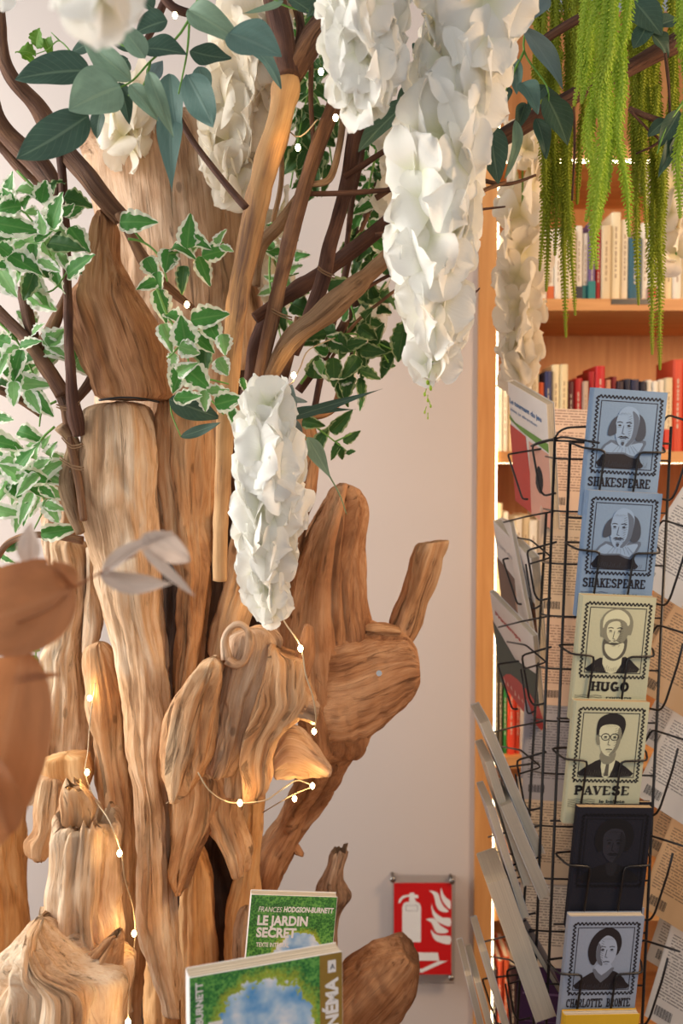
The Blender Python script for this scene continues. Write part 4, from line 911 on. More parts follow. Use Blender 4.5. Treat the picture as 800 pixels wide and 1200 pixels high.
raceme('slim cream raceme hanging in front of the bookcase upright', [(612,150),(612,240),(610,330),(610,400),(606,440)], [28,28,26,24,12], 1.55, 44, 26, 'petal_cream', seed=7, layers=.6)
raceme('white blossoms in the gap above the chiselled log', [(150,100),(148,140),(146,172)], [26,32,24], 1.36, 16, 26, 'petal_cream', seed=8)
raceme('cream blossoms half hidden left of the longest raceme', [(468,150),(464,200),(470,250)], [18,22,16], 1.28, 14, 22, 'petal_cream', seed=9)
raceme('cream blossoms at the right edge beside the tassels', [(792,180),(790,240),(792,300)], [20,22,16], 1.55, 14, 24, 'petal_cream', seed=10)
raceme('pale blossoms showing behind the upright branches', [(326,240),(322,300),(326,350)], [18,18,14], 1.45, 14, 20, 'petal_cream', seed=11)
raceme('cream blossoms behind the leaves right of the bleached branch', [(452,330),(430,370),(412,440)], [12,14,10], 1.42, 10, 18, 'petal_cream', seed=12)

# ------------------------------------------------------------------ hanging amaranthus tassels
def tassel(root, top, tip, wpx, Y, mat, seed):
    rr = random.Random(seed)
    P = [W(top[0]+(tip[0]-top[0])*t+rr.uniform(-5,5)*math.sin(PI*t)*1.6, top[1]+(tip[1]-top[1])*t, Y+rr.uniform(-.01,.01)) for t in (0,.25,.5,.75,1)]
    L = sum((b_-a).length for a, b_ in zip(P[:-1], P[1:])); nr = int(L/.0042); vs, fs, uv = [], [], []
    rad = wpx*1.08*pxm(Y)/2
    b = MB(); b.tube(P, [rad*.45, rad*.5, rad*.5, rad*.35, rad*.1], 8, seg=24)
    vs = list(b.v); fs = list(b.f); uv = [(0, .3)]*len(vs)
    for i in range(nr):
        t = i/nr; c = cr(P, t); tg = (cr(P, min(1, t+.01))-cr(P, max(0, t-.01))).normalized()
        r = rad*min(1, (1-t)*3.2+.18)*(.55+.45*min(1, t*5+.4))
        u = tg.orthogonal().normalized(); w_ = tg.cross(u); m = 9
        for k in range(m):
            a = 2*PI*(k+.5*(i % 2))/m+rr.uniform(-.2,.2)
            o = u*math.cos(a)+w_*math.sin(a); rl = r*rr.uniform(.75,1.15)
            p = c+o*rl*.35; q = c+o*rl+tg*rl*.55; sd = tg.cross(o)*.0011; b0 = len(vs)
            mid = p.lerp(q, .6)
            vs += [p-sd*.6, p+sd*.6, mid+sd*1.2+o*.0004-tg*.0009, mid-sd*1.2+o*.0004-tg*.0009, q, mid+tg*.0012]
            fs += [(b0, b0+1, b0+2, b0+3), (b0+3, b0+2, b0+4), (b0+1, b0+5, b0+2), (b0, b0+3, b0+5), (b0+5, b0+4, b0+2), (b0+5, b0+3, b0+4)]
            uv += [(a, .1), (a, .1), (a, .7), (a, .7), (a, 1), (a, .6)]
    return mk('tassel', vs, fs, M[mat], root, smooth=False, uv=uv)
am = thing('hanging_amaranthus', 'bright green amaranthus with long fuzzy tassels hanging at the top right', 'hanging plant', W(700, -40, 1.08), 'green tassel plants')
for i, (a, b_, wd, dy) in enumerate([((692,-40),(672,124),13,0), ((700,-40),(681,122),15,-.01), ((716,-40),(692,316),19,-.02), ((724,-40),(704,150),17,-.03), ((700,20),(697,120),14,.02), ((712,110),(699,316),15,0), ((726,40),(737,278),16,0), ((738,-40),(724,120),16,0), ((706,60),(686,260),17,.01), ((722,-40),(712,210),17,.03)]):
    tassel(am, a, b_, wd, 1.09+dy, 'amar', i)
am2 = thing('hanging_amaranthus', 'bright green tassels running down the right edge of the picture', 'hanging plant', W(800, -40, 1.1), 'green tassel plants')
for i, (a, b_, wd) in enumerate([((806,-40),(797,256),17), ((812,-40),(806,300),16), ((796,-40),(796,60),13)]): tassel(am2, a, b_, wd, 1.12, 'amar', 40+i)
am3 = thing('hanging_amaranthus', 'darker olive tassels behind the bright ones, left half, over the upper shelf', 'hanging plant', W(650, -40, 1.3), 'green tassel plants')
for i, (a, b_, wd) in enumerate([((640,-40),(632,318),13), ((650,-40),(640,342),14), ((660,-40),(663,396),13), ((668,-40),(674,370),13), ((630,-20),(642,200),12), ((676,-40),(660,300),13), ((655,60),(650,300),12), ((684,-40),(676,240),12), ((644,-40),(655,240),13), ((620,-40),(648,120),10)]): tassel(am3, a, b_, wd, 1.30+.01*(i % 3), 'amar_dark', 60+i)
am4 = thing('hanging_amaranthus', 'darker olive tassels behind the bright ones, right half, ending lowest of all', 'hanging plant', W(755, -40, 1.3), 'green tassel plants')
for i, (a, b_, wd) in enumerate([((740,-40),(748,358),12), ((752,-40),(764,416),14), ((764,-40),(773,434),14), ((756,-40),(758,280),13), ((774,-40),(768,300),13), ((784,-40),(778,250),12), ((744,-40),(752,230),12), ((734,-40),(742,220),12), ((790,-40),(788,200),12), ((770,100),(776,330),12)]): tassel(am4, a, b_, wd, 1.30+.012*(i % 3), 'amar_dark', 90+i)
# the hook-up twig the tassels hang from (outside the top of the frame)

# ------------------------------------------------------------------ fairy lights
fl = thing('fairy_lights', 'string of warm fairy lights on clear wire wound through the driftwood', 'string lights', W(300, 900, 1.13))
def bulb(px, py, Y, par, ang=0):
    c = W(px, py, Y); b = MB(); b.ball(c, .0030, 1, 1, 1.35, 12, 8); b.build('bulb', M['bulb'], par, smooth=True)
    l = bpy.data.lights.new('bulb_light', 'POINT'); l.energy = .035; l.color = (1, .62, .24); l.shadow_soft_size = .003
    lo = bpy.data.objects.new('bulb_light', l); C.objects.link(lo); lo.location = c+Vector((0, -.002, .0075)) - Vector(par.location); lo.parent = par
for pts in ([(282,700,1.22),(300,690,1.19),(318,704,1.12),(334,730,1.11),(352,758,1.10),(358,790,1.10),(366,815,1.105),(370,840,1.12),(368,862,1.16)],
            [(232,905,1.10),(244,925,1.10),(262,938,1.11),(280,941,1.12),(310,938,1.12),(326,928,1.14),(346,915,1.17),(360,918,1.18),(367,922,1.18)],
            [(367,922,1.18),(346,930,1.2),(328,940,1.2),(308,952,1.25)],
            [(112,800,1.22),(106,840,1.20),(103,880,1.19),(100,905,1.16),(110,935,1.15),(128,962,1.10),(142,1000,1.10),(146,1030,1.12),(156,1065,1.14),(158,1100,1.14),(152,1140,1.12),(150,1200,1.02)],
            [(343,448,1.16),(352,430,1.2),(362,410,1.22),(392,396,1.25)], [(343,448,1.16),(330,455,1.17),(310,452,1.18)], [(318,120,1.3),(346,160,1.15),(372,140,1.14)]):
    b = MB(); b.tube([W(*p) for p in pts], .0009, 6); b.build('wire', M['wirelight'], fl, smooth=True)
for p in ((352,760,1.097),(281,941,1.105),(366,921,1.165),(345,936,1.185),(368,857,1.15),(301,708,1.20),(105,818,1.21),(102,905,1.15),(140,1000,1.09),(157,1094,1.13),(150,1198,1.03),(344,440,1.155),(349,173,1.12),(376,84,1.1),(393,138,1.1),(219,357,1.15),(205,18,1.15)):
    bulb(p[0], p[1], p[2], fl)

# ------------------------------------------------------------------ books: lettering and prints
def arc(cx, cy, rx, ry, a0, a1, n=10): return [(cx+rx*math.cos(math.radians(a0+(a1-a0)*i/n)), cy+ry*math.sin(math.radians(a0+(a1-a0)*i/n))) for i in range(n+1)]
def serif(x, y): return [(x-.15, y), (x+.15, y)]
GL = {  # slab-serif strokes: (points, thick?)
 'S': [([(.56,.76),(.50,.90),(.34,.95),(.18,.90),(.11,.76),(.16,.62),(.34,.53),(.52,.42),(.59,.26),(.52,.10),(.34,.05),(.16,.10),(.10,.24)],1)],
 'H': [([(.17,0),(.17,1)],1), ([(.57,0),(.57,1)],1), ([(.17,.5),(.57,.5)],0)]+[(serif(x,y),0) for x in (.17,.57) for y in (.05,.95)],
 'A': [([(.12,.04),(.34,.95)],0), ([(.36,.95),(.58,.04)],1), ([(.2,.33),(.5,.33)],0), (serif(.12,.05),0), (serif(.6,.05),0)],
 'K': [([(.17,0),(.17,1)],1), ([(.2,.42),(.56,.95)],0), ([(.3,.56),(.58,.04)],1)]+[(serif(x,y),0) for x in (.17,.58) for y in (.05,.95)],
 'E': [([(.17,0),(.17,1)],1), ([(.05,.05),(.6,.05),(.6,.26)],0), ([(.05,.95),(.58,.95),(.58,.76)],0), ([(.17,.5),(.44,.5)],0)],
 'P': [([(.17,0),(.17,1)],1), ([(.17,.93)]+arc(.36,.71,.2,.22,90,-90)+[(.17,.49)],1), (serif(.17,.05),0), ([(.03,.95),(.2,.95)],0)],
 'R': [([(.17,0),(.17,1)],1), ([(.17,.93)]+arc(.36,.72,.19,.21,90,-90)+[(.17,.51)],1), ([(.36,.5),(.56,.06),(.66,.06)],1), (serif(.17,.05),0), ([(.03,.95),(.2,.95)],0)],
 'U': [([(.15,.96),(.15,.3)]+arc(.35,.26,.2,.2,180,360)+[(.55,.96)],1), (serif(.15,.95),0), (serif(.55,.95),0)],
 'G': [(arc(.35,.5,.23,.44,50,300),1), ([(.56,.05),(.56,.42)],1), (serif(.52,.42),0)],
 'O': [(arc(.35,.5,.24,.44,0,360,18),1)],
 'V': [([(.12,.96),(.34,.05)],1), ([(.36,.05),(.58,.96)],0), (serif(.12,.95),0), (serif(.58,.95),0)],
 'C': [(arc(.35,.5,.24,.44,50,310),1), ([(.54,.95),(.54,.7)],0)],
 'L': [([(.17,0),(.17,1)],1), ([(.05,.05),(.6,.05),(.6,.3)],0), (serif(.17,.95),0)],
 'T': [([(.35,0),(.35,1)],1), ([(.08,.74),(.08,.95),(.62,.95),(.62,.74)],0), (serif(.35,.05),0)],
 'N': [([(.15,0),(.15,.95)],0), ([(.15,.95),(.57,.05)],1), ([(.57,.05),(.57,1)],0), (serif(.15,.05),0), ([(.02,.95),(.2,.95)],0), (serif(.57,.95),0)],
 'B': [([(.17,0),(.17,1)],1), ([(.17,.94)]+arc(.36,.73,.17,.2,90,-90)+[(.17,.52)],1), ([(.2,.52)]+arc(.38,.28,.2,.23,90,-90)+[(.17,.05)],1), ([(.03,.95),(.2,.95)],0), ([(.03,.05),(.2,.05)],0)],
 'I': [([(.35,0),(.35,1)],1), (serif(.35,.05),0), (serif(.35,.95),0)], ' ': []}
def slab(b, text, x0, z0, x1, hgt, y, mi=0):
    n = len(text); adv = (x1-x0)/n
    for i, c in enumerate(text):
        for pts, thick in GL[c]:
            b.stroke([(x0+i*adv+p[0]/.72*adv*.98, z0+p[1]*hgt) for p in pts], (adv*.27 if thick else hgt*.13), y, mi)
def sans(name, text, parent, loc, size, mat, bold=.02, rotz=0, width=None, italic=0, label=None):
    """text laid in the local x-z plane, reading along +x (rotated by rotz in that plane)"""
    cu = bpy.data.curves.new(name, 'FONT'); cu.body = text; cu.size = size; cu.offset = bold*size; cu.extrude = .00008; cu.shear = italic; cu.resolution_u = 3
    o = bpy.data.objects.new(name, cu); C.objects.link(o)
    bpy.context.view_layer.update()
    me = bpy.data.meshes.new_from_object(o.evaluated_get(bpy.context.evaluated_depsgraph_get()))
    bpy.data.objects.remove(o); bpy.data.curves.remove(cu)
    xs = [v.co.x for v in me.vertices]; W0 = max(xs)-min(xs); k = (width/W0) if width else 1; x0 = min(xs)
    ca, sa = math.cos(rotz), math.sin(rotz)
    for v in me.vertices:
        x, z = (v.co.x-x0)*k, v.co.y
        v.co = Vector((loc[0]+x*ca-z*sa, loc[1]-v.co.z, loc[2]+x*sa+z*ca))
    me.materials.clear(); me.materials.append(mat)
    me.name = name
    t = bpy.data.objects.new(name, me); C.objects.link(t); t.parent = parent
    if label: t['label'] = label
    return t
def frame_at(tl, tr, bl):
    """matrix and size of a book whose visible front has these corners"""
    X = (tr-tl); w = X.length; X.normalize(); Z = (tl-bl); Z = Z-X*Z.dot(X); h = Z.length; Z.normalize(); Yv = Z.cross(X)
    m = Matrix((X, Yv, Z)).transposed().to_4x4(); m.translation = tl-Z*h
    return m, w, h
def frame_px(px, py, Y, w, h, yaw, lean, roll):
    m = (Matrix.Rotation(math.radians(yaw), 4, 'Z') @ Matrix.Rotation(math.radians(lean), 4, 'X') @ Matrix.Rotation(math.radians(roll), 4, 'Y'))
    m.translation = W(px, py, Y) - m.to_3x3() @ Vector((0, 0, h))
    return m, w, h
def book(fr, t, cover, label, group=None, pages='paper', cat='book', overhang=.001, open_=0):
    m, w, h = fr
    root = bpy.data.objects.new('paperback', None); C.objects.link(root); root.matrix_basis = m; root['rot'] = 1; root.empty_display_size = .02
    tag(root, label, cat, group)
    e = .0007; b = MB(); O = Vector()
    # front board, rounded spine, back board as one folded cover
    prof = [(w, 0), (.003, 0), (.0008, .0008), (0, .003), (0, t-.003), (.0008, t-.0008), (.003, t), (w, t)]
    inn = [(w, e), (.0035, e), (.0015, .0018), (e, .0035), (e, t-.0035), (.0015, t-.0018), (.0035, t-e), (w, t-e)]
    n = len(prof); vs = []
    for zz in (0, h): vs += [(x, y, zz) for x, y in prof] + [(x, y, zz) for x, y in inn]
    fs = []
    for i in range(n-1): fs += [(i+1, i, i+2*n, i+1+2*n), (n+i, n+i+1, n+i+1+2*n, n+i+2*n), (i, i+1, n+i+1, n+i), (2*n+i+1, 2*n+i, 3*n+i, 3*n+i+1)]
    fs += [(0, n, 3*n, 2*n), (2*n-1, n-1, 3*n-1, 4*n-1)]
    mk('cover', vs, fs, M[cover] if isinstance(cover, str) else cover, root, smooth=False, origin=O)
    # page block: fanned edge lines
    b = MB(); k = max(4, int(t/.0011)); k = min(k, 24)
    for i in range(k):
        y0 = e+(t-2*e)*i/k; y1 = e+(t-2*e)*(i+.82)/k
        dz = .0006*math.sin(i*1.7); b.box((.0012, y0, .001), (w-.001+dz*.5, y1, h-.001+dz))
    b.box((.0013, e, .0012), (w-.0018, t-e, h-.0018))
    b.build('pages', M[pages], root, origin=O)
    return root, w, h
def tones(name, c, ink=(34,34,44)):
    k = lambda f, g=ink: tuple(int(a*f+b_*(1-f)) for a, b_ in zip(c, g))
    M[name] = plain(name, lin(*c), .75, noise_amt=.03, scale=260, bump=.12, spec=.2)
    M[name+'_hi'] = plain(name+' light', lin(*[min(255, int(a*1.07+4)) for a in c]), .75, noise_amt=.02)
    M[name+'_mid'] = plain(name+' mid', lin(*k(.62)), .75); M[name+'_low'] = plain(name+' low', lin(*k(.34)), .75)
    M[name+'_ink'] = plain(name+' ink', lin(*ink), .6)
tones('blue', (128,156,190)); tones('sage', (196,200,172), (40,38,40)); tones('night', (36,37,47), (16,16,22)); tones('grey_blue', (156,168,188), (40,34,38))
def portrait_book(fr, t, tone, title, who, label, pages='paper', sub='nouvelle traduction'):
    root, w, h = book(fr, t, tone, label, 'portrait paperbacks down the front of the rack', pages)
    O = Vector(); T = [M[tone+s] for s in ('_hi', '_mid', '_low', '_ink')]
    q = lambda p: (p[0]*w, h-p[1]*w)
    # stamp border
    b = MB(); y = -.0003
    x0, x1, y0, y1 = .085, .935, .10, 1.05
    def wave(a, c, horiz):
        L = math.hypot(c[0]-a[0], c[1]-a[1]); n = int(L/.0087); o = []
        for i in range(n+1):
            f = i/n; s = .017*math.sin(f*L/.052*2*PI)
            o.append(q((a[0]+(c[0]-a[0])*f+(0 if horiz else s), a[1]+(c[1]-a[1])*f+(s if horiz else 0))))
        return o
    for a, c, hz in (((x0,y0),(x1,y0),1), ((x1,y0),(x1,y1),0), ((x1,y1),(x0,y1),1), ((x0,y1),(x0,y0),0)): b.stroke(wave(a, c, hz), .017*w, y)
    for k in range(4):
        xa, xb, ya, yb = x0+.052, x1-.052, y0+.052, y1-.052
        pts = [(xa,ya),(xb,ya),(xb,yb),(xa,yb),(xa,ya)]
    b.stroke([q(p) for p in pts], .010*w, y)
    b.build('stamp_border', T[3], root, origin=O)
    # portrait
    b = MB(); lay = [0]
    def pl(pts, mi, sm=3): lay[0] += 1; b.poly([q(p) for p in pts], -.0003-.00003*lay[0], mi, sm)
    def el(cx, cy, rx, ry, mi): pl([(cx+rx*math.cos(a*PI/6), cy+ry*math.sin(a*PI/6)) for a in range(12)], mi, 2)
    def ln(pts, wd, mi=3): lay[0] += 1; b.stroke([q(p) for p in pts], wd*w, -.0003-.00003*lay[0], mi)
    bx0, bx1, by = .15, .87, .985
    if who == 'bald':
        pl([(.17,by),(.18,.88),(.26,.80),(.5,.77),(.68,.83),(.73,.90),(.74,by)], 3, 2)
        pl([(.17,.78),(.30,.64),(.44,.66),(.72,.62),(.78,.67),(.66,.86),(.5,.81),(.30,.82)], 1, 2); pl([(.21,.77),(.32,.67),(.44,.72),(.68,.66),(.74,.68),(.64,.83),(.5,.79),(.30,.80)], 0, 2)
        for i in range(7): ln([(.42+.03*i,.70),(.34+.06*i,.80)], .004, 1)
        pl([(.33,.36),(.27,.46),(.26,.58),(.33,.58),(.40,.50),(.60,.34),(.62,.60),(.70,.64),(.76,.56),(.74,.40),(.66,.30),(.5,.26)], 2)
        pl([(.36,.38),(.40,.26),(.50,.205),(.61,.24),(.66,.34),(.65,.50),(.62,.62),(.55,.71),(.46,.73),(.39,.66),(.35,.52)], 0)
        pl([(.56,.26),(.65,.34),(.65,.50),(.62,.62),(.54,.71),(.50,.70),(.57,.60),(.59,.46),(.58,.36)], 1)
        pl([(.35,.42),(.31,.50),(.33,.56),(.37,.55)], 2)
        fx, fy = .465, .45
    elif who == 'beard':
        pl([(.17,by),(.20,.90),(.33,.80),(.50,.84),(.66,.78),(.80,.88),(.84,by)], 3, 2)
        pl([(.36,.78),(.42,by),(.56,by),(.62,.78)], 0, 2)
        pl([(.30,.46),(.29,.32),(.36,.20),(.50,.15),(.64,.19),(.72,.32),(.71,.48),(.66,.50),(.34,.54)], 1)
        pl([(.33,.42),(.33,.28),(.42,.19),(.55,.18),(.66,.27),(.66,.38),(.5,.30),(.38,.32)], 0)
        pl([(.36,.34),(.50,.29),(.63,.34),(.66,.48),(.63,.62),(.50,.68),(.38,.62),(.34,.48)], 1)
        pl([(.40,.36),(.50,.32),(.56,.36),(.55,.5),(.50,.58),(.42,.56),(.38,.46)], 0)
        pl([(.35,.56),(.42,.60),(.50,.57),(.60,.60),(.66,.54),(.66,.70),(.60,.80),(.50,.84),(.40,.80),(.35,.70)], 2)
        pl([(.38,.62),(.50,.64),(.62,.60),(.62,.70),(.56,.79),(.50,.81),(.43,.77),(.38,.70)], 0)
        fx, fy = .49, .45
    elif who == 'glasses':
        pl([(.16,by),(.18,.90),(.30,.82),(.42,.76),(.60,.76),(.72,.83),(.82,.90),(.84,by)], 3, 2)
        pl([(.43,.74),(.46,by),(.56,by),(.62,.76),(.56,.80)], 0, 2); pl([(.50,.82),(.48,by),(.54,by),(.54,.82)], 2, 1)
        pl([(.42,.64),(.42,.78),(.50,.83),(.60,.78),(.60,.62)], 1, 2)
        pl([(.35,.48),(.33,.30),(.38,.20),(.52,.15),(.66,.19),(.71,.30),(.68,.44),(.64,.50),(.5,.34)], 3)
        pl([(.37,.46),(.38,.34),(.48,.30),(.60,.31),(.66,.38),(.66,.50),(.63,.62),(.56,.71),(.48,.71),(.41,.63)], 0)
        pl([(.62,.34),(.66,.38),(.66,.50),(.63,.62),(.56,.71),(.52,.70),(.59,.60),(.61,.46)], 1)
        pl([(.36,.44),(.33,.47),(.35,.56),(.39,.56)], 1)
        for cx in (.455, .575):
            ln([(cx+.055*math.cos(a*PI/6), .465+.045*math.sin(a*PI/6)) for a in range(13)], .010)
        ln([(.50,.455),(.53,.455)], .010); ln([(.36,.45),(.40,.46)], .008)
        fx, fy = .515, .465
    elif who == 'bushy':
        pl([(.14,by),(.16,.88),(.30,.80),(.42,.76),(.60,.76),(.74,.82),(.86,.90),(.87,by)], 3, 2)
        pl([(.44,.74),(.48,.90),(.56,.90),(.60,.74)], 1, 2)
        pl([(.30,.56),(.26,.42),(.30,.26),(.42,.16),(.58,.15),(.72,.22),(.78,.38),(.74,.54),(.66,.58),(.5,.4),(.36,.58)], 3)
        pl([(.38,.50),(.38,.36),(.48,.28),(.62,.30),(.67,.42),(.66,.56),(.60,.68),(.52,.73),(.44,.68),(.39,.60)], 0)
        pl([(.60,.32),(.67,.42),(.66,.56),(.60,.68),(.53,.72),(.60,.58)], 1)
        fx, fy = .52, .47
    else:
        pl([(.17,by),(.20,.88),(.30,.80),(.42,.74),(.62,.73),(.76,.80),(.84,.90),(.86,by)], 3, 2)
        pl([(.42,.66),(.40,.76),(.50,.86),(.62,.75),(.60,.62)], 0, 2); pl([(.38,.74),(.50,.90),(.66,.72),(.62,.70),(.50,.80),(.41,.71)], 1, 2)
        pl([(.33,.62),(.29,.48),(.32,.32),(.42,.19),(.56,.15),(.68,.22),(.73,.36),(.70,.50),(.64,.52),(.56,.30),(.42,.60),(.38,.66)], 3)
        pl([(.40,.50),(.42,.36),(.52,.26),(.62,.30),(.67,.40),(.67,.52),(.63,.62),(.56,.69),(.48,.67),(.42,.60)], 0)
        pl([(.42,.36),(.40,.50),(.42,.60),(.48,.67),(.50,.64),(.46,.54),(.46,.42)], 1)
        fx, fy = .545, .45
    ink = 3
    for s in (-1, 1):
        el(fx+s*.06, fy, .022, .011, ink if who != 'beard' else 2); ln([(fx+s*.06-.035, fy-.035), (fx+s*.06, fy-.045), (fx+s*.06+.035, fy-.035)], .011, 2 if who == 'lady' else ink)
        ln([(fx+s*.06-.025, fy+.022), (fx+s*.06+.02, fy+.022)], .005, 1)
    ln([(fx-.005, fy), (fx-.02, fy+.10), (fx+.012, fy+.108)], .008, 2)
    ln([(fx-.04, fy+.165), (fx, fy+.160), (fx+.04, fy+.165)], .013, 2)
    ln([(fx-.022, fy+.195), (fx+.022, fy+.195)], .006, 1)
    if who in ('bald', 'bushy', 'beard'):
        pl([(fx-.075,fy+.155),(fx-.03,fy+.13),(fx,fy+.138),(fx+.03,fy+.13),(fx+.075,fy+.155),(fx+.03,fy+.150),(fx-.03,fy+.150)], 0 if who == 'beard' else ink, 2)
    if who == 'bald': pl([(fx-.02,fy+.21),(fx+.02,fy+.21),(fx+.012,fy+.25),(fx-.012,fy+.25)], 2, 2)
    rh = random.Random(len(label))
    for k in range(26):          # engraved hatching over the clothes and the shaded cheek
        xx = .20+.024*k; ln([(xx, .975), (xx+.012, .955-.06*rh.random())], .0035, 2)
    sgn = -1 if who == 'lady' else 1
    for k in range(11):
        yy = fy-.13+.031*k; ln([(fx+sgn*.055, yy+.02), (fx+sgn*(.105-.02*abs(k-4)/4), yy)], .0042, 2)
    for k in range(7): ln([(fx-.07+.02*k, fy-.155-.01*(k % 2)), (fx-.05+.02*k, fy-.145)], .003, 1)
    b.build('portrait', None, root, mats=T, origin=O)
    if title:
        tx = {'SHAKESPEARE': (.055, .90), 'HUGO': (.24, .76), 'PAVESE': (.11, .86), 'CHARLOTTE BRONTE': (.07, .93)}[title]
        b = MB(); slab(b, title, tx[0]*w, h-1.235*w, tx[1]*w, .115*w, -.0004)
        if 'BRONT' in title:
            xx = (tx[0]+(tx[1]-tx[0])*15.5/16)*w
            for s in (-1, 1): b.box((xx+s*.012*w-.0004, -.0005, h-1.105*w), (xx+s*.012*w+.0004, -.0004, h-1.095*w))
        b.build('title', T[3], root, origin=O)
    b = MB()
    for j in range(5): b.stroke([q((.04+.36*i/16, 1.30+.025*j+.006*math.sin(i*.9+j))) for i in range(17)], .006*w, -.0004)
    b.build('postmark_lines', T[2], root, origin=O)
    if title: sans('subtitle', sub, root, (.46*w, -.0004, h-1.34*w), .055*w, T[3], .02, width=.34*w)
    return root
tiers = [(694,454,1.292,'blue','SHAKESPEARE','bald','paper','light blue paperback with bald man portrait, topmost on the rack front',''),
         (688,574,1.286,'blue','SHAKESPEARE','bald','paper_tan','light blue paperback with bald man portrait, second from the top of the rack front',''),
         (681,697,1.280,'sage','HUGO','beard','paper_tan','sage green paperback with a white-bearded man portrait on the rack front',''),
         (673,821,1.274,'sage','PAVESE','glasses','paper_tan','sage green paperback with a dark-haired man in round glasses',''),
         (677,946,1.266,'night',None,'bushy','paper_tan','near-black paperback with a dark portrait of a moustached man',''),
         (667,1074,1.260,'grey_blue','CHARLOTTE BRONTE','lady','paper','grey-blue paperback with a woman portrait, lowest full book on the rack front','')]
FR = []
BW, BH = .109, .177
subs = ['', '', 'l\'homme qui rit', 'le bel ete', '', '']
for i, (x, y, Y, tone, title, who, pg, lab, _) in enumerate(tiers):
    fr = frame_px(x, y, Y, BW, BH, 7, 4.5, 3.2); FR.append(fr)
    portrait_book(fr, .0125, tone, title, who, lab, pg, {0: 'oeuvres', 1: 'oeuvres', 2: 'romans', 3: 'le bel ete', 5: 'romans'}.get(i, ''))
M['yellow_cover'] = plain('yellow cover', lin(236,190,50), .5)
fr = frame_px(661, 1190, 1.252, BW, BH, 7, 4.5, 3.2); FR.append(fr)
book(fr, .0125, 'yellow_cover', 'yellow paperback whose top edge peeps in at the bottom, under the woman portrait book', None, 'paper')
fr = frame_px(671, 1063, 1.285, .106, .178, 7, 4.5, 4.2)
book(fr, .006, 'grey_blue', 'thin pale booklet standing behind the woman portrait book', None, 'paper')
fr = frame_px(682, 939, 1.289, .102, .178, 7, 4.5, 3.4)
book(fr, .006, 'night', 'thin black booklet standing behind the near-black portrait book', None, 'paper_tan')

